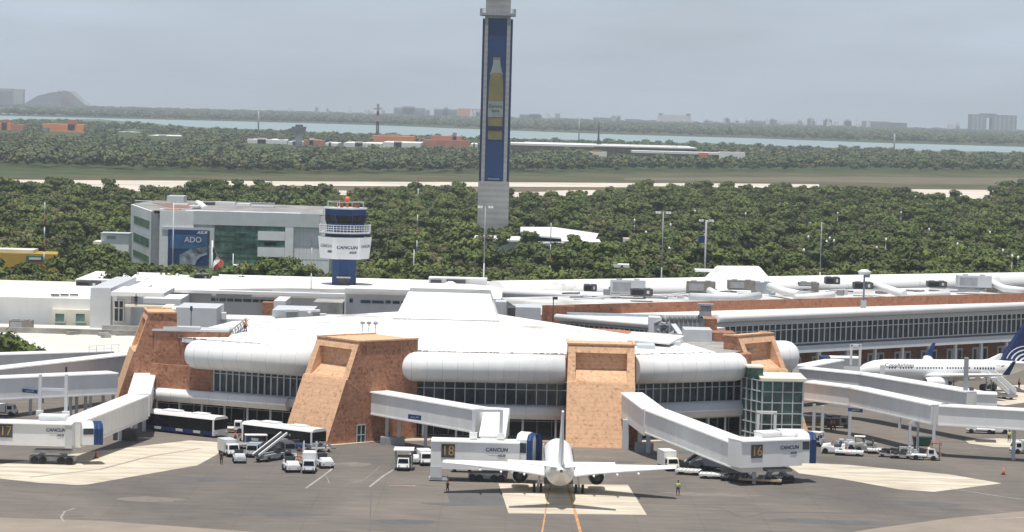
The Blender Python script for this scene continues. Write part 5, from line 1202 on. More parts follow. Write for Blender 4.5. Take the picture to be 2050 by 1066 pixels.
def cab(parent, c, rz, z0, z1, wd=2.9, front=1.0, mt='blue'):
    """rounded operator's cab with folding canopy; local +X is the way it opens"""
    t = Matrix.Translation((c[0], c[1], 0)) @ Matrix.Rotation(rz, 4, 'Z'); h = z1 - z0
    mb = MB(); prof_ = [(-wd/2, z0), (-wd/2, z1-.9), (-wd*.36, z1-.25), (0, z1), (wd*.36, z1-.25), (wd/2, z1-.9), (wd/2, z0)]
    n = len(prof_); mb.add([(-1.0, a, b) for a, b in prof_] + [(.5, a, b) for a, b in prof_], [(i, i+1, n+i+1, n+i) for i in range(n-1)] + [tuple(range(n-1,-1,-1)), tuple(range(n, 2*n)), (0, n, 2*n-1, n-1)])
    cb = part(MB().merge(mb, t), 'cab', M['white'], parent)
    mb = MB(); n = len(prof_)
    vs = []
    for x, k in ((.5, 1.02), (.75, 1.1), (1.0, 1.04), (1.25, 1.12), (.5 + front, 1.06)): vs += [(x, a*k, z0 + (b - z0)*(.98 + .06*(k-1))) for a, b in prof_]
    mb.add(vs, [(r_*n+i, r_*n+i+1, (r_+1)*n+i+1, (r_+1)*n+i) for r_ in range(4) for i in range(n-1)]); part(MB().merge(mb, t), 'folding_canopy', M[mt], cb)
    mb = MB(); mb.box(-.9, .45, -wd/2-.04, -wd/2-.01, z0 + h*.45, z0 + h*.72); part(MB().merge(mb, t), 'cab_window', M['glass'], cb)
    return cb
def gatesign(parent, c, s, rz=0, size=1.55):
    t = Matrix.Translation(c) @ Matrix.Rotation(rz, 4, 'Z')
    sg = part(MB().merge(MB().box(-.86, .86, -.06, 0, -.86, .86), t), 'number_sign', M['dgrey'], parent)
    tx = text(s, 1.8, M['amber'], sg, 'number', (0,0,0), (0,0,0), off=.0); tx.data.transform(wmat(parent).inverted() @ t @ Matrix.Translation((0,-.09,-.02)) @ Matrix.Rotation(pi/2, 4, 'X') @ Matrix.Diagonal((.9,1,1,1)))
def logo(parent, c, k=1.0, rz=0):
    t = Matrix.Translation(c) @ Matrix.Rotation(rz, 4, 'Z') @ Matrix.Rotation(pi/2, 4, 'X')
    for s, sz, x, z, sh in (('CANCUN', 1.0*k, 0, .35*k, .15), ('ASUR', .62*k, .95*k, -.75*k, .35)):
        tx = text(s, sz, M['ink'], parent, 'logo_lettering', (0,0,0), (0,0,0), shear=sh, off=.012); tx.data.transform(wmat(parent).inverted() @ t @ Matrix.Translation((x, z, .03)))
    mb = MB().box(-1.45*k, .3*k, -.33*k, -.27*k, .02, .04); part(MB().merge(mb, t), 'logo_rule', M['grey'], parent)
def plate(parent, x0, y0, x1, y1, Y):
    a = W(x0, y0, Y); b = W(x1, y1, Y); mb = MB(); mb.hexa([(a.x, Y, b.z+.1), (b.x, Y-.02, b.z-.05), (b.x, Y+.1, b.z-.05), (a.x, Y+.1, b.z+.1)], [(a.x, Y, a.z+.1), (b.x, Y-.02, a.z-.05), (b.x, Y+.1, a.z-.05), (a.x, Y+.1, a.z+.1)])
    sg = part(mb, 'name_plate', M['blue'], parent)
    tx = text('ASUR', .36, M['grey'], sg, 'lettering', (0,0,0), (0,0,0), xs=1.4, off=.005); tx.data.transform(wmat(parent).inverted() @ Matrix.Translation(((a.x+b.x)/2, Y-.05, (a.z+b.z)/2)) @ Matrix.Rotation(pi/2, 4, 'X'))
def posts(parent, xs_, yt_, Y, zb, w_=.45, cross=True):
    """lift columns that stand up past the tunnel roof"""
    c = [W(x, yt_, Y) for x in xs_]
    for p in c:
        b = part(MB().bar((p.x, Y, zb), (p.x, Y, p.z), w_), 'lift_column', M['lgrey'], parent); part(MB().cbox((p.x, Y, zb-.1), w_*2.2, w_*2.2, .7), 'column_foot', M['white'], b)
    if cross: part(MB().bar((c[0].x, Y, c[0].z-.1), (c[1].x, Y, c[1].z-.1), w_*.7), 'crossbeam', M['lgrey'], parent)
# middle bridge
J2 = thing('jet_bridge', 'white jet bridge numbered 18 beside the airliner seen from behind', 'jet bridge', (-6, 365, 0))
ps = edgepts([(720,783),(950,822)], [7.1, 6.8], 3.0)
sect(J2, ps[0], ps[1], 3.0, 3.15, 'fixed_walkway')
c = ps[1] + Vector((1.5, 1.0, .05)); part(MB().tube([(c.x, c.y, c.z-3.6), (c.x, c.y, c.z)], 2.2, 16), 'rotunda', M['lgrey'], J2)
e = Vector((W(985,882,353).x, 353, 5.45)); sect(J2, c + Vector((.4,-.4,0)), e, 3.1, 3.0, 'sloping_tunnel')
Yb = 350.0; a = W(863, 886, Yb); b = W(1041, 888, Yb); zt_ = (a.z + b.z)/2; zb_ = W(950, 941, Yb).z
sect(J2, (a.x, Yb+1.6, zt_), (b.x, Yb+1.6, zt_), 3.2, zt_ - zb_, 'cab_tunnel', ribs=False)
gatesign(J2, (W(897,905,Yb).x, Yb-.02, W(897,903,Yb).z), '18'); logo(J2, (W(994,905,Yb).x, Yb-.02, W(993,905,Yb).z), .66)
cab(J2, (b.x + 1.0, Yb + 1.4), R(-25), zb_ + .2, W(1050,869,Yb).z + .1, 2.8, .9)
posts(J2, (949, 1004), 821, 352, 5.6)
bogie(J2, (W(975,950,351).x, 351.5, 0), 4.8, 0, .4)
mb = MB(); x = W(874, 900, Yb).x; mb.box(x-.75, x+.75, Yb-.05, Yb+1.4, .5, zb_+.3); mb.box(x-.9, x+1.6, Yb+.1, Yb+1.3, .12, .5); part(mb, 'service_stair', M['lgrey'], J2)
for x, Y in ((774,388),(798,386.5),(852,383),(946,376)): leg(J2, x, Y, 3.9)
mb = MB(); mb.cbox((W(786,880,387).x, 387, 0), 3.4, 1.6, 1.1); part(mb, 'leg_footing', M['grey'], J2)
plate(J2, 817, 831, 843, 841, 378.6)
# right bridge
J3 = thing('jet_bridge', 'white jet bridge numbered 16 running from the middle buttress down to the right', 'jet bridge', (22, 370, 0))
ps = edgepts([(1248,797),(1292,823),(1485,897)], [7.7, 6.5, 4.9], 3.2)
k0 = ps[0]; k1 = ps[1]
sect(J3, Vector((W(1264,797,391).x, 391, 7.7)), Vector((k1.x-.2, k1.y+.2, k1.z)), 2.9, 3.5, 'fixed_walkway', ribs=False); sect(J3, k1, ps[2], 3.1, 3.2, 'sloping_tunnel')
Pn = W(1484, 893, 352.5); Pf = W(1607, 880.5, 356.8); zt_ = 5.75; zb_ = zt_ - 3.35
dJ = Vector((Pf.x-Pn.x, Pf.y-Pn.y, 0)).normalized(); nJ = Vector((-dJ.y, dJ.x, 0)); rzJ = atan2(dJ.y, dJ.x)
sect(J3, Vector((Pn.x, Pn.y, zt_)) + nJ*1.6, Vector((Pf.x, Pf.y, zt_)) + nJ*1.6, 3.2, 3.35, 'cab_tunnel', ribs=False)
oj = lambda px, py: onplane(px, py, (Pn.x, Pn.y), (Pf.x, Pf.y)) - nJ*.02
gatesign(J3, oj(1515, 904), '16', rzJ); logo(J3, oj(1580, 900), .66, rzJ)
a = Pn; b = Pf; Yb = 358.5
c = Vector((b.x, Yb+1.8, 0)); q1 = W(1557,874,357.5); q2 = W(1612,880,356.5)
mb = MB(); mb.tube([(q1.x, 358.6, zt_+.45), (q2.x, 360.4, zt_+.3)], 1.25, 14, sy=.6); part(mb, 'tunnel_hood', M['white'], J3)
cab(J3, (b.x + .2, b.y + 2.2), R(14), zb_ + .2, zt_ + .9, 3.0, .9)
sect(J3, (W(1518,870,357).x, 357.2, zt_+.7), (W(1557,870,357).x, 358.4, zt_+.75), 2.0, .7, 'equipment_box', ribs=False)
bogie(J3, (W(1556,945,356).x, 357, 0), 4.4, R(20), 1.2)
leg(J3, 1512, 355.8, zb_, .25); mb = MB(); mb.bar((W(1582,940,355).x-1.4, 357, .5), (W(1582,940,355).x, 360, zb_+.1), .3); part(mb, 'service_stair', M['lgrey'], J3)
for x, Y, r_ in ((1252,388,.45),(1281,386.5,.3),(1298,385,.3)): leg(J3, x, Y, 4.3, r_)
mb = MB(); mb.cbox((W(1266,900,388).x, 389, .2), 1.8, .3, 3.2); part(mb, 'service_door', M['rust'], J3); part(MB().cbox((W(1290,905,385).x, 386, 0), 2.6, 1.6, 1.3), 'ground_unit', M['grey'], J3)
# left bridge
J1 = thing('jet_bridge', 'white jet bridge numbered 17 bending down from the first buttress at the left', 'jet bridge', (-55, 375, 0))
w1 = 2.9
pa = Vector((W(291,748,412).x, 412, W(291,748,412).z)); pb = Vector((W(277,793,386).x, 386, W(277,793,386).z)); pc = Vector((W(140,847,358).x, 358, W(140,847,358).z))
sect(J1, pa, pb + Vector((0,.8,0)), w1, 3.0, 'fixed_walkway'); sect(J1, pb, pc, w1, 3.2, 'sloping_tunnel')
Yb = 356.0; a = W(-40, 849, Yb); b = W(145, 850, Yb); zt_ = (a.z+b.z)/2; zb_ = W(70, 893, Yb).z
sect(J1, (a.x, Yb+1.6, zt_), (b.x, Yb+1.6, zt_), 3.2, zt_ - zb_, 'cab_tunnel', ribs=False)
part(MB().box(b.x-.9, b.x, Yb-.12, Yb-.03, zb_-.2, zt_), 'door_frame', M['lgrey'], J1)
gatesign(J1, (W(12,863,Yb).x, Yb-.02, W(12,863,Yb).z), '17'); logo(J1, (W(112,865,Yb).x, Yb-.02, W(112,865,Yb).z), .60)
sect(J1, (W(76,843,358).x, 359.4, zt_+.75), (W(130,843,358).x, 359.4, zt_+.75), 1.8, .8, 'equipment_box', ribs=False)
cab(J1, (b.x + 1.7, Yb + 2.2), R(20), zb_ + .2, zt_ + .4, 2.9, 1.2)
posts(J1, (81, 133), 750, 362, 5.8, .4, False); part(MB().bar((W(82,780,362).x, 362, W(100,780,362).z), (W(133,780,362).x, 362, W(100,780,362).z), .35), 'crossbeam', M['lgrey'], J1)
bogie(J1, (W(105,905,357).x, 357.5, 0), 6.0, 0, 1.1)
for x, Y in ((240,383),(257,386),(271,390),(288,395)): leg(J1, x, Y, 4.2, .26)
part(MB().cbox((W(250,880,384).x, 384.5, 0), 3.2, 2.0, 1.5), 'ground_unit', M['dgrey'], J1); part(MB().box(W(262,810,388).x, W(267,810,388).x, 379.6, 379.8, 4.3, 5.4), 'side_opening', M['dgrey'], J1)
# walkways at the far left
def walkway(label, pts, z, w_, h, legs, plate_=None, ext=None):
    ps = edgepts(pts, z, w_); c = sum(ps, Vector())/len(ps)
    t = thing('passenger_walkway', label, 'walkway', (c.x, c.y, 0))
    for a, b in zip(ps, ps[1:]): sect(t, a, b, w_, h)
    for x, Y in legs: leg(t, x, Y, (z if not isinstance(z, list) else z[0]) - h)
    if plate_: plate(t, *plate_)
    return t, ps
t, ps = walkway('lowest of the three grey walkways at the left edge, with a blue plate', [(-60,762),(236,749)], 7.2, 3.0, 3.1, ((140,402),(152,404),(170,405),(205,406),(225,407)), (45,780,75,788,395.2))
t, ps = walkway('middle grey walkway at the left edge, rising to the first buttress', [(-60,748),(262,712)], 7.4, 3.0, 3.2, ((60,412),(180,425)))
part(blk(110, 134, 735, 418, .3, ybot=746), 'side_opening', M['dgrey'], t)
t, ps = walkway('topmost grey walkway at the left edge, under the low flat roof', [(-60,714),(228,705)], 7.0, 3.0, 3.2, ((20,434),(120,440)))
railing([W(178,710,432), W(238,706,434)], 1.3, 'thin white railing on the walkway roof beside the first buttress')
# walkways at the right
t, ps = walkway('long grey walkway crossing the right side, nearest of two, with a white roof line', [(1604,766),(1700,778),(1870,814),(2130,829)], 7.2, 2.8, 2.7, ((1645,412),(1628,414),(1700,405),(2030,388)), (1698,818,1727,826,399))
part(MB().bar((W(1870,850,389).x, 389, 0), (W(1870,850,389).x, 389, 7.5), .4), 'leg', M['lgrey'], t)
mb = MB(); 
for x in (1822, 1838): mb.bar((W(x,850,394).x, 394, 0), (W(x,850,394).x, 394, 4.2), .35)
mb.bar((W(1822,850,394).x, 394, 4.2), (W(1838,850,394).x, 394, 4.2), .4); part(mb, 'support_frame', M['lgrey'], t)
t, ps = walkway('far grey walkway behind the long one, ending in a boxy head by the blue-tailed airliner', [(1600,739),(1720,751),(1936,787)], 7.3, 3.0, 3.3, ((1700,430),(1800,424)), (1888,817,1918,823,412))
q = ps[-1]; sect(t, q + Vector((.2,0,-.1)), q + Vector((3.2,-.4,-.1)), 3.2, 3.6, 'head_box', ribs=False)
mb = MB(); x = W(1933, 750, 411).x; mb.bar((x, 410.6, 3), (x, 410.6, W(1933,716,410.6).z), .6); part(mb, 'lift_column', M['grey'], t); mb = MB(); mb.bar((x+.9, 410.6, 3), (x+.9, 410.6, 8.0), .6); part(mb, 'cable_chain', M['dgrey'], t)
FB = thing('jet_bridge', 'short white bridge head with blue canopy at the nose of the blue-tailed airliner', 'jet bridge', (W(1690,722,462).x, 462, 0))
a = W(1662, 717, 462); b = W(1722, 719, 462); sect(FB, (a.x, 463, a.z), (b.x, 463, a.z), 2.8, 3, 'tunnel', ribs=False); part(MB().box(a.x-1.6, a.x-.1, 461.4, 464.6, a.z-3, a.z+.2), 'folding_canopy', M['blue'], FB)
for x in (1704, 1722): part(MB().bar((W(x,700,460.5).x, 460.5, a.z-1), (W(x,700,460.5).x, 460.5, W(x,690,460.5).z), .4), 'lift_column', M['white'], FB)
part(MB().bar((W(1704,690,460.5).x, 460.5, W(1712,692,460.5).z), (W(1722,690,460.5).x, 460.5, W(1712,692,460.5).z), .4), 'crossbeam', M['white'], FB)
part(MB().bar((b.x-1, 463, 0), (b.x-1, 463, a.z-3), .8), 'leg', M['lgrey'], FB); sect(FB, (W(1604,730,450).x, 452, a.z-.8), (a.x+1, 461.5, a.z-.3), 2.8, 2.8, 'tunnel')

# ------------------------------------------------------------------ airliners (737-sized), built nose toward +Y
def foil(chord, th, n=7):
    up = [(i/(n-1), th*2.6*(sqrt(max(0, i/(n-1)))*.6 - .6*(i/(n-1))**1.6)) for i in range(n)]
    return [(x*chord, z*chord) for x, z in up] + [(x*chord, -z*chord*.55) for x, z in up[::-1][1:-1]]
def wing(secs, th=.18):
    """secs: (x, yLE, z, chord); the chord runs back along -Y"""
    mb = MB(); n = None; vs = []
    for x, y, z, c in secs:
        f = foil(c, th); n = len(f); vs += [(x, y - a, z + b + (c*.4 - a)*.06) for a, b in f]
    k = len(secs); mb.add(vs, [(i*n+j, i*n+(j+1) % n, (i+1)*n+(j+1) % n, (i+1)*n+j) for i in range(k-1) for j in range(n)], True); mb.add(vs[-n:], [tuple(range(n))]); mb.add(vs[:n], [tuple(range(n))[::-1]]); return mb
def finmb(secs, th=.10):     # secs: (z, yLE, chord)
    mb = MB(); vs = []; n = 0
    for z, y, c in secs:
        f = foil(c, th); n = len(f); half = [(a, b if i < 7 else b/.55) for i, (a, b) in enumerate(f)]; vs += [(b, y - a, z) for a, b in half]
    k = len(secs); mb.add(vs, [(i*n+j, i*n+(j+1) % n, (i+1)*n+(j+1) % n, (i+1)*n+j) for i in range(k-1) for j in range(n)], True); mb.add(vs[-n:], [tuple(range(n))]); return mb
def airliner(label, loc, rz, LN, span, cz, fintop, stab, stabz, tipz, finmat, winglet=None, dorsal=None, tailmat='white', arcs=False, title=None):
    t = thing('airliner', label, 'airplane', loc, rz); y0 = LN*.5; r = 1.88
    st = [(0,.05,-.55),(.25,.45,-.5),(.8,.85,-.38),(1.7,1.3,-.2),(3.2,1.7,-.06),(5.2,r,0),(LN*.64,r,0),(LN*.74,r*.96,.07),(LN*.83,r*.80,.30),(LN*.92,r*.50,.76),(LN*.975,r*.24,1.10),(LN,r*.10,1.22)]
    mb = MB(); mb.tube([(0, y0 - s, cz + dz) for s, q, dz in st], [q for s, q, dz in st], 26)
    body = part(mb, 'fuselage', M['white'], t, False)
    mb = MB(); mb.tube([(0, y0-LN*.985, cz+1.2), (0, y0-LN-.12, cz+1.23)], [r*.13, .16], 10); part(mb, 'exhaust_cone', M['dgrey'], body, False)
    for s in (-1, 1):
        wme = None
        for k in range(int((LN-13)/.52)):
            y = y0 - 5.4 - k*.52
            if y < y0 - LN*.76: break
            if k in (3, 9, 20, 30): continue
            if wme is None: wme = MB().box(s*r*.965 - .02, s*r*.965 + .06, -.15, .11, cz+.30, cz+.66).mesh('cabin_window', M['dblue'])
            wo_ = bpy.data.objects.new('cabin_window', wme); COL.objects.link(wo_); wo_.parent = body; wo_.location = (0, y, 0)
        for y in (y0-4.1, y0-LN*.775): part(MB().box(s*(r-.03)-.03, s*(r-.03)+.06, y-.45, y+.45, cz-.55, cz+1.0) if y > 0 else MB().box(s*(r*.80)-.03, s*(r*.80)+.06, y-.4, y+.4, cz-.3, cz+1.0), 'cabin_door', M['white'], body, False)
    mb = MB(); mb.hexa([(-.95,y0-1.75,cz+.25),(.95,y0-1.75,cz+.25),(1.25,y0-2.9,cz+.35),(-1.25,y0-2.9,cz+.35)], [(-.55,y0-2.35,cz+1.02),(.55,y0-2.35,cz+1.02),(.75,y0-3.1,cz+1.28),(-.75,y0-3.1,cz+1.28)]); part(mb, 'cockpit_windows', M['glassb'], body, False)
    ww = span/2; wy = y0 - LN*.37
    for s in (-1, 1):
        sec = [(s*1.2, wy+1.2, cz-1.15, 7.6), (s*r, wy+.4, cz-1.12, 7.0), (s*ww*.34, wy-1.7, cz-1.12+(tipz-cz+1.12)*.28, 5.0), (s*ww*.97, wy-6.9, tipz-.05, 1.75), (s*ww, wy-7.5, tipz, 1.2)]
        wg = part(wing(sec), 'wing', M['white'], t, False)
        for fx_ in (.30, .50, .68):
            x = s*ww*fx_; q = wy - 6.4 - 3.0*fx_; z = cz-1.3+(tipz-cz+1.12)*fx_
            part(MB().tube([(x, q+1.9, z-.05),(x, q+.6, z-.28),(x, q-.9, z-.12)], [.06,.17,.05], 8), 'flap_fairing', M['white'], wg, False)
        if winglet: 
            m2 = MB(); m2.hexa([(s*ww-.05, wy-7.5, tipz), (s*ww+.1, wy-7.5, tipz), (s*ww+.1, wy-8.8, tipz), (s*ww-.05, wy-8.8, tipz)], [(s*(ww+.55)-.05, wy-9.1, tipz+2.4), (s*(ww+.55)+.05, wy-9.1, tipz+2.4), (s*(ww+.55)+.05, wy-9.7, tipz+2.4), (s*(ww+.55)-.05, wy-9.7, tipz+2.4)]); part(m2, 'winglet', M[winglet], wg, False)
        ex, ey, ez = s*4.85, wy - .2, cz - 1.85
        en = part(MB().tube([(ex, ey+1.6, ez), (ex, ey+1.4, ez), (ex, ey+.4, ez), (ex, ey-1.2, ez), (ex, ey-2.3, ez)], [.86,1.0,1.12,1.08,.92], 22, caps=False), 'engine', M['white'], t, False)
        part(MB().tube([(ex, ey+1.2, ez), (ex, ey+1.1, ez)], .88, 18), 'intake_fan', M['dgrey'], en, False); part(MB().tube([(ex, ey-2.12, ez), (ex, ey-2.27, ez)], .91, 18), 'exhaust_ring', M['black'], en, False)
        part(MB().tube([(ex, ey-1.8, ez), (ex, ey-2.6, ez), (ex, ey-3.3, ez)], [.52,.45,.24], 14), 'exhaust_nozzle', M['dgrey'], en, False)
        part(MB().hexa([(ex-.16, ey+.4, ez+.8), (ex+.16, ey+.4, ez+.8), (ex+.16, ey-3.2, ez+.35), (ex-.16, ey-3.2, ez+.35)], [(ex-.16, ey-.8, cz-.75), (ex+.16, ey-.8, cz-.75), (ex+.1, ey-4.2, cz-.8), (ex-.1, ey-4.2, cz-.8)]), 'pylon', M['white'], en, False)
        ty = y0 - LN*.845
        part(wing([(s*.3, ty+.4, stabz-.35, 4.0), (s*.9, ty-.1, stabz-.28, 3.6), (s*stab/2, ty-3.6, stabz+.35, 1.4)], .09), 'tailplane', M['white'], t, False)
        gx = s*2.62; gy = wy - 4.9
        g = part(MB().tube([(gx, gy, .55), (gx*.9, gy, cz-1.0)], .14, 8), 'main_gear', M['lgrey'], t, False)
        for o in (-.42, .42): part(MB().tube([(gx+o-.17, gy, .55), (gx+o+.17, gy, .55)], .55, 14), 'wheel', M['black'], g, False)
    g = part(MB().tube([(0, y0-3.9, .4), (0, y0-3.9, cz-1.4)], .1, 8), 'nose_gear', M['lgrey'], t, False)
    for o in (-.2, .2): part(MB().tube([(o-.1, y0-3.9, .36), (o+.1, y0-3.9, .36)], .36, 12), 'wheel', M['black'], g, False)
    part(MB().hexa([(-1.5,wy+3,cz-1.3),(1.5,wy+3,cz-1.3),(1.5,wy-7,cz-1.3),(-1.5,wy-7,cz-1.3)][::-1], [(-1.2,wy+2.2,cz-2.05),(1.2,wy+2.2,cz-2.05),(1.2,wy-6,cz-2.05),(-1.2,wy-6,cz-2.05)][::-1]), 'belly_fairing', M['white'], body, False)
    fy = y0 - LN*.765
    fin = part(finmb([(cz+1.2, fy-.2, LN*.985-LN*.765-.2), (cz+r+.2, fy-1.1, 5.6), (fintop, fy-6.1, 2.2)]), 'fin', M[finmat], t, False)
    part(finmb([(cz+r-.25, fy+3.6, 5.0), (cz+r+.15, fy+.8, 4.4), (cz+r+1.1, fy-1.3, 1.4)], .05), 'dorsal_fin', M[dorsal or finmat], fin, False)
    return t, y0, r, fy
yA = 340.0 + 5.8
P0, *_ = airliner('white airliner seen from directly behind, parked nose-in at the middle stand', (6.55, 343.3, 0), 0, 32.2, 29.0, 3.55, 11.9, 12.9, 5.4, 3.95, 'gpanel', tailmat='white')
hd = R(90 + 14)
cA = W(1893, 750, 484.5)
P1, y0, r, fy = airliner('white airliner with a navy tail striped by white arcs, side on at the right', (cA.x, 484.5, 0), hd + R(0), 33.6, 34.3, 3.75, 12.9, 14.3, 5.3, 4.6, 'dblue', winglet='blue', dorsal='white')
# white arcs on the lower fin and the rump, both sides
for s in (-1, 1):
    for k, rr_ in enumerate((1.2, 2.1, 3.0, 3.9)):
        mb = MB(); cy, cz_ = fy - 6.2, 3.75 + 1.3; vs = []; n = 12
        for i in range(n+1):
            a = R(15 + 150*i/n)
            for q in (rr_ - .2 + .03*k, rr_ + .2 - .03*k):
                y = cy + cos(a)*q*.98; z = cz_ + sin(a)*q*.78; th = .30*max(0.25, 1 - (z-5.3)/12)
                vs.append((s*(th+.06), y, z))
        fs = [(2*i, 2*i+1, 2*i+3, 2*i+2) for i in range(n) if vs[2*i][1] < fy - .9 - (vs[2*i][2]-5.4)*.75 and vs[2*i][1] > fy - 8.2]
        if fs: mb.add(vs, fs if s > 0 else [f[::-1] for f in fs]); part(mb, 'tail_arc', M['white'], P1, False)
tx = text('CopaAirlines', .95, M['ink'], P1, 'title_lettering', (-r*.93-.06, y0-7.3, 4.75), (pi/2, 0, -pi/2), .02, xs=1.1)
tx = text('CopaAirlines', .95, M['ink'], P1, 'title_lettering', (r*.93+.06, y0-7.3, 4.75), (pi/2, 0, pi/2), .02, xs=1.1)
mb = MB(); mb.add([(-1.62, fy+.4, 3.2), (-1.45, fy-1.0, 3.1), (-1.15, fy-2.8, 4.6), (-1.55, fy-1.2, 4.75)], [(0,1,2,3)])
part(mb, 'navy_belly_sweep', M['dblue'], P1, False)

# ------------------------------------------------------------------ ground vehicles, built nose toward +X
def wheels(t, xs_, y, r=.34, wd=.22):
    for x in xs_:
        for s in (-1, 1): part(MB().tube([(x, s*y-wd/2, r), (x, s*y+wd/2, r)], r, 12), 'wheel', M['black'], t, False)
def bus(label, px, py, rz, L_=12.5, w_=3.0, grp='apron buses at the satellite'):
    p = G(px, py); t = thing('apron_bus', label, 'bus', (p.x, p.y, 0), rz, grp); h = 2.85
    part(MB().box(-L_/2, L_/2-.08, -w_/2, w_/2, .28, .85), 'skirt', M['dblue'], t, False)
    sh = part(MB().box(-L_/2+.03, L_/2-.12, -w_/2+.04, w_/2-.04, .86, h-.28), 'side_glazing', M['glassb'], t, False)
    mb = MB()
    for x in (-L_/2+.1, L_/2-.25):
        for s in (-1, 1): mb.box(x-.14, x+.14, s*(w_/2-.02)-.04, s*(w_/2-.02)+.04, .3, h-.2)
    part(mb, 'corner_post', M['white'], t, False)
    mb = MB()
    for x in (-L_*.36, -L_*.05, L_*.2): mb.box(x, x+1.3, -w_/2-.03, w_/2+.03, .45, .82)
    part(mb, 'lower_panel', M['lgrey'], t, False)
    mb = MB(); pr_ = [(-w_/2-.03,h-.28),(-w_/2+.1,h),(-w_/2+.5,h+.14),(w_/2-.5,h+.14),(w_/2-.1,h),(w_/2+.03,h-.28)]; n = len(pr_)
    mb.add([(-L_/2-.05,a,b) for a,b in pr_] + [(L_/2-.02,a,b) for a,b in pr_], [(i,n+i,n+i+1,i+1) for i in range(n-1)] + [tuple(range(n)), tuple(range(2*n-1,n-1,-1)), (0,n-1,2*n-1,n)]); rf_ = part(mb, 'roof', M['white'], t, False)
    mb = MB(); mb.box(-L_*.3,-L_*.08,-.8,.8,h+.15,h+.38); mb.box(L_*.12,L_*.3,-.8,.8,h+.15,h+.36); part(mb, 'roof_unit', M['white'], rf_, False)
    part(MB().box(L_/2-.11, L_/2+.02, -w_/2+.12, w_/2-.12, 1.15, h-.35), 'windscreen', M['glassb'], t, False); part(MB().box(L_/2-.09, L_/2+.05, -w_/2+.02, w_/2-.02, .3, 1.12), 'front_panel', M['lgrey'], t, False)
    for s in (-1, 1): part(MB().box(L_/2+.04, L_/2+.09, s*1.1-.18, s*1.1+.18, .6, .8), 'headlight', M['white'], t, False)
    wheels(t, (-L_*.33, L_*.3), w_/2-.14, .45, .3)
    return t
bus('white-roofed black-sided apron bus with a pale nose, farther left of two', 372, 868, R(-33), 13.0)
bus('white-roofed black-sided apron bus standing at the foot of the second buttress', 568, 893, R(-36), 13.0)
def tug(label, px, py, rz, body='white', canopy=False, grp=None, cargo=None, sc=1.0):
    p = G(px, py); t = thing('baggage_tractor', label, 'tractor', (p.x, p.y, 0), rz, grp); t.scale = (sc, sc, sc)
    part(MB().box(-1.45,1.45,-.78,.78,.35,.85), 'chassis', M[body], t, False)
    part(MB().hexa([(.25,-.74,.86),(1.42,-.74,.86),(1.42,.74,.86),(.25,.74,.86)], [(.35,-.66,1.25),(1.3,-.62,1.12),(1.3,.62,1.12),(.35,.66,1.25)]), 'bonnet', M[body], t, False)
    part(MB().box(-.9,-.1,-.6,.6,.86,1.15).box(-.98,-.8,-.6,.6,1.15,1.6), 'seat', M['dgrey'], t, False); part(MB().box(-1.42,-1.05,-.72,.72,.86,1.2), 'rear_box', M[body], t, False)
    part(MB().bar((.3,-.05,1.2),(.05,-.05,1.5),.06), 'steering_column', M['black'], t, False)
    if canopy:
        mb = MB()
        for x in (-1.1,.3):
            for y in (-.66,.66): mb.bar((x,y,.9),(x,y,2.0),.07)
        part(mb, 'canopy_post', M['grey'], t, False); part(MB().box(-1.25,.5,-.8,.8,2.0,2.1), 'canopy', M['white'], t, False)
    for s in (-1,1): part(MB().box(1.43,1.48,s*.5-.12,s*.5+.12,.6,.78), 'headlight', M['white'], t, False)
    wheels(t, (-.95,.95), .74, .36, .24); return t
def cart(label, px, py, rz, load='luggage', canopy=False, grp=None):
    p = G(px, py); t = thing('baggage_cart', label, 'cart', (p.x, p.y, 0), rz, grp)
    part(MB().box(-1.5,1.5,-.8,.8,.42,.56), 'deck', M['grey'], t, False); mb = MB(); mb.box(-1.5,-1.42,-.8,.8,.56,1.5 if canopy else 1.0); mb.box(1.42,1.5,-.8,.8,.56,1.5 if canopy else 1.0); part(mb, 'end_rack', M['grey'], t, False)
    part(MB().bar((1.5,0,.45),(2.3,0,.4),.08), 'drawbar', M['black'], t, False)
    if canopy: part(MB().box(-1.55,1.55,-.85,.85,1.5,1.6), 'canopy', M['white'], t, False)
    if load:
        mb = MB(); k_ = random.Random(px)
        for i in range(11): mb.cbox((k_.uniform(-1.1,1.1), k_.uniform(-.5,.5), .57 + (i > 6)*.35), k_.uniform(.5,.8), k_.uniform(.3,.5), k_.uniform(.25,.42), k_.uniform(0,3))
        l_ = part(mb, 'load', M[load], t, False)
    wheels(t, (-1.0,1.0), .68, .24, .16); return t
def dolly(label, px, py, rz, deck='white', grp=None, L_=3.2, top='roof'):
    p = G(px, py); t = thing('container_dolly', label, 'dolly', (p.x, p.y, 0), rz, grp)
    part(MB().box(-L_/2,L_/2,-1.1,1.1,.42,.66), 'deck', M[deck], t, False); mb = MB()
    for k in range(6): x = -L_/2+.3+(L_-.6)*k/5; mb.tube([(x,-1.0,.70),(x,1.0,.70)], .06, 6)
    part(mb, 'roller', M['lgrey'], t, False); part(MB().bar((L_/2,0,.5),(L_/2+.9,0,.45),.09), 'drawbar', M['black'], t, False); wheels(t, (-L_*.3,L_*.3), .95, .24, .18); return t
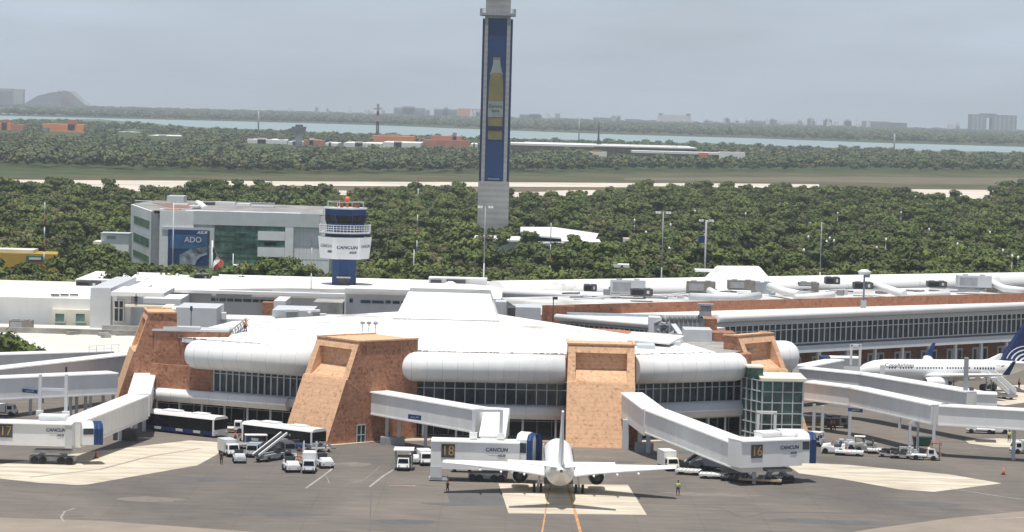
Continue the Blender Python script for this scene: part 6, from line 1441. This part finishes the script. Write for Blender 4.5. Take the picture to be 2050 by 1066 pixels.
def loader(label, px, py, rz, deck='white', L_=7.0, rise=2.2, grp=None):
    p = G(px, py); t = thing('belt_loader', label, 'belt loader', (p.x, p.y, 0), rz, grp)
    part(MB().box(-2.2,2.2,-.95,.95,.4,.95), 'chassis', M['grey'], t, False)
    mb = MB(); mb.bar((-L_/2,0,.9),(L_/2,0,.9+rise),.7,.12); part(mb, 'belt', M['black'], t, False)
    mb = MB(); 
    for s in (-1,1): mb.bar((-L_/2,s*.48,1.0),(L_/2,s*.48,1.0+rise),.16,.3)
    part(mb, 'side_rail', M[deck], t, False); part(MB().box(.3,1.2,-.95,-.6,.95,1.7), 'seat', M['dgrey'], t, False); mb = MB(); mb.bar((1.4,-.3,.95),(2.0,0,1.0+rise*.75),.1); mb.bar((1.4,.3,.95),(2.0,0,1.0+rise*.75),.1); part(mb, 'lift_arm', M['grey'], t, False)
    wheels(t, (-1.5,1.5), .85, .36, .24); return t
def truck(label, px, py, rz, box='white', cabc='white', L_=5.4, h=2.3, grp=None, kind='service_truck', cat='truck', flat=False):
    p = G(px, py); t = thing(kind, label, cat, (p.x, p.y, 0), rz, grp); t.scale = (.88,)*3
    part(MB().box(-L_/2,L_/2,-.85,.85,.4,.62), 'chassis', M['dgrey'], t, False)
    cb = part(MB().hexa([(L_/2-1.7,-.92,.55),(L_/2,-.92,.55),(L_/2,.92,.55),(L_/2-1.7,.92,.55)], [(L_/2-1.7,-.85,1.95),(L_/2-.55,-.85,1.95),(L_/2-.55,.85,1.95),(L_/2-1.7,.85,1.95)]), 'cab', M[cabc], t, False)
    part(MB().hexa([(L_/2-.27,-.78,1.22),(L_/2-.2,-.78,1.22),(L_/2-.2,.78,1.22),(L_/2-.27,.78,1.22)], [(L_/2-.55,-.7,1.82),(L_/2-.46,-.7,1.82),(L_/2-.46,.7,1.82),(L_/2-.55,.7,1.82)]), 'windscreen', M['glassb'], cb, False)
    mb = MB()
    for s in (-1,1): mb.box(L_/2-1.5,L_/2-.7,s*.9-.03,s*.9+.03,1.15,1.75)
    part(mb, 'side_window', M['glassb'], cb, False)
    if flat: part(MB().box(-L_/2,L_/2-1.8,-.95,.95,.63,.85).box(-L_/2,-L_/2+.08,-.95,.95,.85,1.15), 'bed', M[box], t, False)
    else: part(MB().box(-L_/2,L_/2-1.8,-1.0,1.0,.63,h), 'box_body', M[box], t, False); part(MB().box(-L_/2-.04,-L_/2+.01,-.8,.8,.8,h-.2), 'rear_door', M['lgrey'], t, False)
    for s in (-1,1): part(MB().box(L_/2-.02,L_/2+.04,s*.62-.14,s*.62+.14,.75,.95), 'headlight', M['lgrey'], t, False)
    wheels(t, (-L_*.3,L_*.33), .85, .42, .26); return t
def stairs_(label, px, py, rz, L_=6.5, hh_=3.4, grp=None):
    p = G(px, py); t = thing('passenger_stairs', label, 'stairs', (p.x, p.y, 0), rz, grp)
    part(MB().box(-L_/2,L_/2,-1.0,1.0,.4,.85), 'chassis', M['grey'], t, False)
    mb = MB(); k = 14
    for i in range(k): z = .9 + (hh_-.9)*i/k; x = -L_/2+.4+(L_-1.8)*i/k; mb.box(x, x+(L_-1.8)/k+.1, -.8, .8, z, z+(hh_-.9)/k)
    mb.box(L_/2-1.5, L_/2+.2, -.85, .85, hh_-.12, hh_); part(mb, 'steps', M['grey'], t, False)
    for s in (-1,1):
        mb = MB(); mb.hexa([(-L_/2+.3,s*.86-.05,.9),(-L_/2+.3,s*.86+.05,.9),(L_/2-1.4,s*.86+.05,hh_),(L_/2-1.4,s*.86-.05,hh_)], [(-L_/2+.3,s*.86-.05,1.8),(-L_/2+.3,s*.86+.05,1.8),(L_/2-1.4,s*.86+.05,hh_+1.0),(L_/2-1.4,s*.86-.05,hh_+1.0)]); mb.box(L_/2-1.4,L_/2+.2,s*.86-.05,s*.86+.05,hh_,hh_+1.0); part(mb, 'side_panel', M['white'], t, False)
    mb = MB(); mb.bar((L_/2-1.0,-.6,.85),(L_/2-.8,-.6,hh_-.15),.14); mb.bar((L_/2-1.0,.6,.85),(L_/2-.8,.6,hh_-.15),.14); part(mb, 'support', M['grey'], t, False)
    wheels(t, (-L_*.3,L_*.3), .85, .38, .24); return t
# cluster before the second buttress
truck('white box truck with a square grey front at the left end of the equipment cluster', 458, 912, R(-65), 'lgrey', 'white', 5.2, 2.5)
tug('pale grey tractor in front of the boxy truck, leftmost in the cluster', 479, 926, R(-80), 'lgrey', sc=1.0)
truck('grey van-like truck in the middle of the left cluster', 508, 914, R(-95), 'bgrey', 'grey', 4.2, 2.0)
cart('low dark cart between the grey van-like truck and the belt loader', 528, 905, R(-60), 'luggage')
loader('belt loader with two white rails sloping toward the bus, left cluster', 540, 922, R(60), 'white', 6.5, 2.4)
cart('empty pale cart with a white canopy behind the belt loader', 512, 893, R(10), None, True)
cart('cart piled with dark bags behind the belt loader', 540, 889, R(5), 'luggage')
cart('canopied cart right behind the cluster near the bus', 580, 892, R(-5), 'luggage', True)
cart('cart of dark bags left of the tall lift vehicle', 600, 918, R(-70), 'luggage'); cart('cart with blue-grey crates behind the dark low truck', 560, 897, R(-10), 'bgrey')
truck('dark low truck with a white lamp in the middle of the cluster', 574, 910, R(-70), 'dgrey', 'dgrey', 4.6, 2.0)
tug('small navy tractor beside the dark low truck', 596, 905, R(-60), 'dblue')
tug('white tractor with a dark grille, nearest left of the tall lift', 583, 944, R(-75), 'white', sc=1.15)
cart('cart loaded with orange and brown bags behind the white tractor', 602, 932, R(-50), 'tan')
t = truck('tall grey lift vehicle with two upright posts in the cluster', 619, 945, R(-88), 'gpanel', 'lgrey', 5.0, 2.9)
mb = MB()
for x in (-2.3, -.4):
    for s in (-1, 1): mb.bar((x, s*.95, 2.9), (x, s*.95, 4.3), .22)
part(mb, 'lift_post', M['lgrey'], t, False)
tug('white tractor with a dark front right of the tall lift', 649, 936, R(-70), 'white', sc=1.1)
cart('low empty cart right behind the tall lift vehicle', 640, 905, R(20), None)
dolly('grey flat dolly between the boxy truck and the bus', 492, 898, R(20), 'grey', None, 3.0)
tug('small dark tractor under the raised end of the belt loader', 556, 908, R(-40), 'dgrey', sc=.9)
cart('cart with tan bags in front of the farther bus nose', 500, 884, R(-30), 'tan')
loader('low grey belt loader parked behind the dark low truck', 612, 900, R(150), 'grey', 5.0, .9)
# in front of the middle bridge
t = truck('white canopied service vehicle seen head on, left of bridge 18', 808, 940, R(-90), 'dgrey', 'white', 4.8, 1.9)
mb = MB()
for x in (-2.1, 1.7):
    for s in (-1, 1): mb.bar((x, s*1.25, .4), (x, s*1.25, 3.0), .14)
part(mb, 'canopy_post', M['grey'], t, False); part(MB().box(-2.3, 1.9, -1.5, 1.5, 3.0, 3.12), 'canopy', M['white'], t, False)
truck('white truck partly behind the service leg of bridge 18', 850, 930, R(-80), 'white', 'white', 4.8, 2.2)
tug('pale tractor right of the canopied service vehicle', 834, 928, R(-75), 'white')
cart('cart with orange goods under the wing root left of the airliner', 925, 945, R(0), 'tan')
truck('white cubic water truck right of the airliner wing tip', 1338, 940, R(-75), 'white', 'cream', 5.2, 2.9)
dolly('white covered dolly right of the wing tip', 1378, 950, R(-15), 'white', 'white dollies in a row right of the wing tip')
dolly('wide white dolly in front of the container loader', 1428, 958, R(-10), 'white', 'white dollies in a row right of the wing tip', 3.6)
loader('grey container loader with a raised sloping deck, right stand', 1410, 938, R(42), 'lgrey', 6.8, 3.0)
stairs_('grey mobile stairs behind the container loader', 1436, 925, R(178), 5.2, 3.0)
truck('grey scissor-lift truck beside the container loader', 1440, 942, R(-30), 'lgrey', 'grey', 5.0, 2.4)
truck('olive grey generator truck under bridge 16', 1475, 955, R(-12), 'gfloor', 'gfloor', 4.6, 1.8)
d = dolly('long low trailer with a tan load, foremost at the right stand', 1522, 968, R(-9), 'tan', None, 5.6)
dolly('dark low trailer linked to the tan-loaded one', 1475, 963, R(-9), 'dgrey', None, 4.2)
cart('cart with mixed bags below bridge 16', 1500, 925, R(-5), 'tan')
# right-hand row
tug('green and white tractor left end of the right-hand row', 1630, 893, R(150), 'lgrey', True)
tug('white tractor with driver seat towing a flat bed, right-hand row', 1668, 908, R(170), 'white', False, None, None, 1.15)
dolly('flat white bed trailer behind the first white tractor of the row', 1700, 912, R(-10), 'white', None, 4.0)
cart('cart with a white crate behind the flat bed trailer', 1694, 897, R(-10), 'lgrey', False)
tug('grey tractor with canopy behind the flat bed trailer', 1716, 899, R(170), 'lgrey', True, sc=.9)
tug('grey tractor in the middle of the right-hand row', 1733, 905, R(175), 'gfloor', sc=1.1)
dolly('white flat dolly left of the dark bag carts', 1754, 908, R(0), 'white', None, 2.6)
cart('dark bag cart left one of the pair in the right-hand row', 1780, 915, R(-5), 'dgrey', False); cart('dark bag cart right one of the pair in the right-hand row', 1803, 918, R(-5), 'dgrey', False)
cart('silver box cart behind the dark bag carts', 1818, 912, R(-5), 'lgrey', False)
truck('white pickup at the right end of the row', 1850, 921, R(-8), 'white', 'white', 4.4, 1.6, flat=True)
truck('white pickup parked beyond the long walkway at the right', 1963, 868, R(172), 'white', 'white', 5.0, 1.9, flat=True)
tug('small white tractor behind the parked pickup', 1998, 868, R(0), 'white')
truck('white truck cut by the right edge of the picture', 2052, 908, R(190), 'lgrey', 'white', 5.0, 2.2)
truck('dark low truck under the right walkway near the glazed tower', 1640, 852, R(5), 'dgrey', 'dgrey', 5.6, 1.7); truck('second dark vehicle under the right walkway', 1675, 857, R(-5), 'black', 'dgrey', 4.6, 1.7)
stairs_('white passenger stairs at the tail of the blue-tailed airliner', 2000, 797, R(125), 7.0, 3.6); tug('dark tractor at the foot of the white passenger stairs', 1978, 783, R(160), 'dgrey')
truck('white van with dark windows at the left edge', 5, 832, R(-5), 'white', 'white', 5.0, 2.0)
for a in ((205,862,'white cart between the legs of bridge 17'),(175,868,'low white cart behind the blue canopy of bridge 17'),(228,866,'flat cart left of the bridge legs')): cart(a[2], a[0], a[1], R(5), 'luggage', False)
truck('white truck under the canopy between the two buses', 462, 866, R(0), 'cream', 'white', 4.6, 1.7, flat=True)
# green bin and step ladder
t = thing('skip', 'green metal skip behind the ladder at the right', 'bin', (*G(1846, 893).xy, 0)); part(MB().hexa([(-1.2,-.7,.15),(1.2,-.7,.15),(1.2,.7,.15),(-1.2,.7,.15)], [(-1.4,-.85,1.3),(1.4,-.85,1.3),(1.4,.85,1.3),(-1.4,.85,1.3)]), 'tub', M['green'], t, False); part(MB().box(-1.45,1.45,-.9,.9,1.31,1.38), 'rim', M['dgrey'], t, False)
p = G(1873, 922); t = thing('step_ladder', 'tall rust coloured platform ladder beside the white pickup', 'ladder', (p.x, p.y, 0)); mb = MB()
for x in (-.6,.6):
    for y in (-.6,.6): mb.bar((x,y,0),(x,y,2.8),.1)
part(mb, 'leg', M['tan'], t, False); part(MB().box(-.7,.7,-.7,.7,2.4,2.5), 'platform', M['rust'], t, False); mb = MB(); mb.bar((-.6,-.65,0),(-1.6,-.65,0.05),.08); mb.bar((-1.7,-.5,0),(-.6,-.5,2.4),.1); mb.bar((-1.7,.5,0),(-.6,.5,2.4),.1)
part(mb, 'climbing_side', M['tan'], t, False)
for i, (x, y, a, b) in enumerate(((300,1000,5,1.2),(560,1030,6,1),(820,1045,5,1.1),(1420,990,7,.9),(1650,1045,8,1),(1850,1010,6,.9),(700,930,3.5,1.0),(1240,925,4,.8),(1330,905,5,.8),(1180,915,4,.7),(420,960,4,.8),(900,1010,4,.6))):
    c_ = G(x, y, .006 + i*.0002); n_ = 18; mb = MB(); mb.poly([(c_.x + cos(2*pi*k/n_)*a*rd.uniform(.6,1.1), c_.y + sin(2*pi*k/n_)*b*2.2*rd.uniform(.6,1.1), c_.z) for k in range(n_)]); struct(mb, 'oil_stain', M['darkpatch'] if i % 3 else M['stain'])
for px, py, lb in ((192,918,'orange traffic cone near the wheels of bridge 17'),(2009,951,'orange traffic cone alone on the apron at the right'),(1099,921,'orange traffic cone left of the airliner fuselage'),(1696,908,'orange marker cone by the flat bed trailer'),(1990,812,'orange traffic cone by the stairs of the blue-tailed airliner')):
    p = G(px, py); t = thing('traffic_cone', lb, 'cone', (p.x, p.y, 0)); part(MB().tube([(0,0,.05),(0,0,.5),(0,0,.95)], [.27,.15,.05], 10), 'cone_body', M['red' if px < 200 else 'orange'], t, False); part(MB().box(-.35,.35,-.35,.35,0,.05), 'base', M['dgrey'], t, False)
def barrier(px0, py0, px1, py1, label):
    a = G(px0, py0); b = G(px1, py1); mb = MB(); mb.bar(a + Vector((0,0,.6)), b + Vector((0,0,.6)), .15, .3); mb.bar(a, a + Vector((0,0,.8)), .12); mb.bar(b, b + Vector((0,0,.8)), .12); solo(mb, 'barrier', M['amber'], label, 'barrier')
barrier(1610, 858, 1650, 857, 'low yellow and red barrier under the right walkway')
# bushes at the left edge
bl = random.Random(21)
for px, py, rr_, hh_, lb in ((18,770,4.2,7.6,'big dark leafy tree at the left edge before the low roof'),(62,768,3.6,6.8,'leafy tree, middle of the clump at the left edge'),(92,764,2.6,5.6,'small leafy tree at the right end of the clump at the left edge')):
    p = G(px, py); t = thing('leafy_tree', lb, 'tree', (p.x, 452, 0)); part(crown_mb(bl, rr_, hh_*.85, hh_*.32, 9, 60, .42), 'crown', M['leaf'], t, False); part(trunk_mb(bl, hh_*.5, .2), 'trunk', M['trunk'], t, False)

# ------------------------------------------------------------------ people
def skinbody(pts, edges, rad, mt, name, parent, sub=1):
    me = bpy.data.meshes.new('b'); me.from_pydata(pts, edges, []); o = bpy.data.objects.new('b', me); COL.objects.link(o)
    sk = o.modifiers.new('s', 'SKIN'); sk.use_smooth_shade = True
    for i, v in enumerate(me.skin_vertices[0].data): v.radius = (rad[i], rad[i] * .8)
    me.skin_vertices[0].data[0].use_root = True
    sb = o.modifiers.new('u', 'SUBSURF'); sb.levels = sub
    dg = bpy.context.evaluated_depsgraph_get(); m2 = bpy.data.meshes.new_from_object(o.evaluated_get(dg)); bpy.data.objects.remove(o)
    m2.materials.clear(); m2.materials.append(mt); q = bpy.data.objects.new(name, m2); COL.objects.link(q); q.parent = parent; return q
def pose(armL=(.32,.0,.80), armR=(-.32,.0,.80), stride=.12, lean=0.0):
    P = [(0,0,.95),(0,lean*.3,1.15),(0,lean*.7,1.40),(0,lean,1.50),(0,lean+.02,1.60),(0,lean+.03,1.70),
         (.10,0,.90),(.13,stride*.5,.50),(.14,stride,.08),(.15,stride+.14,.03), (-.10,0,.90),(-.13,-stride*.3,.50),(-.14,-stride,.08),(-.15,-stride+.14,.03),
         (.19,lean*.8,1.42),(.27,lean*.5,1.14),(armL[0],armL[1],armL[2]), (-.19,lean*.8,1.42),(-.27,lean*.5,1.14),(armR[0],armR[1],armR[2])]
    E = [(0,1),(1,2),(2,3),(3,4),(4,5),(0,6),(6,7),(7,8),(8,9),(0,10),(10,11),(11,12),(12,13),(2,14),(14,15),(15,16),(2,17),(17,18),(18,19)]
    Rr = [.14,.13,.15,.06,.09,.085,.095,.07,.05,.04,.095,.07,.05,.04,.065,.045,.035,.065,.045,.035]
    return P, E, Rr
def person(label, px, py, rz, shirt, trousers='navy', z=0, hi=None, arms=None, sc=1.0, lean=0.0, Y=None, cap=None):
    p = G(px, py, z) if Y is None else Vector((W(px, py, Y).x, Y, z))
    t = thing('person', label, 'person', (p.x, p.y, z), rz); t.scale = (sc, sc, sc)
    P, E, Rr = pose(*(arms or ((.32,.05,.80), (-.32,.05,.80))), lean=lean)
    skinbody(P, E, Rr, M['skin'], 'body', t)
    it = [0,1,2,14,15,17,18]; mp_ = {k: i for i, k in enumerate(it)}
    skinbody([P[k] for k in it], [(mp_[a], mp_[b]) for a, b in E if a in mp_ and b in mp_], [Rr[k]*1.28 for k in it], M[shirt], 'shirt', t)
    it = [0,6,7,8,10,11,12]; mp2 = {k: i for i, k in enumerate(it)}
    skinbody([P[k] for k in it], [(mp2[a], mp2[b]) for a, b in E if a in mp2 and b in mp2], [Rr[k]*1.3 for k in it], M[trousers], 'trousers', t)
    h = P[5]; part(MB().tube([(h[0],h[1]-.01,h[2]-.02),(h[0],h[1]-.01,h[2]+.05),(h[0],h[1]-.01,h[2]+.11)], [.105,.10,.04], 8), 'hair' if not cap else 'cap', M[cap or 'black'], t, False)
    return t
person('person in a lime vest and dark trousers right of the airliner wing tip', 1357, 992, R(170), 'hiviz', sc=1.06)
person('person in orange shirt standing at the left end of the wing shadow', 896, 984, R(100), 'orange', 'black')
person('person in dark overalls at the left end of the equipment cluster', 443, 931, R(200), 'black', 'black')
person('person in orange behind the cluster by the pale cart', 471, 888, R(120), 'orange', 'navy')
person('person in a tan shirt between the bus and the second buttress', 601, 893, R(60), 'tan', 'navy'); person('person in orange among the carts near the bus', 533, 884, R(10), 'orange', 'navy')
person('leftmost of two orange-shirted people under the left walkways', 60, 806, R(30), 'orange', 'black', sc=1.05); person('second orange-shirted person under the left walkways, beside a column', 86, 807, R(80), 'orange', 'black', sc=1.05)
person('person in orange with rolled sleeves walking under the right walkway', 1664, 864, R(80), 'orange', 'black', sc=1.1); person('person in orange crouched by the dark truck under the right walkway', 1671, 862, R(100), 'tan', 'black', lean=.25)
person('person in a lime vest on the pale slab at the right', 2020, 886, R(170), 'hiviz', 'black', sc=1.05)
person('person seated height in pale shirt by the step ladder', 1868, 900, R(200), 'tan', 'tan')
person('person in orange standing on the white satellite roof at the left', 491, 672, R(150), 'orange', 'navy', z=13.0, Y=415, sc=1.08)
person('person in dark clothes on top of the first buttress', 272, 616, R(200), 'navy', 'navy', z=16.4, Y=417, sc=1.05)
person('person in orange at the red markings by the right stairs', 2040, 778, R(200), 'orange', 'black')
person('person in tan by the ground cart at the right of the cluster', 652, 921, R(30), 'tan', 'grey')
#TAIL
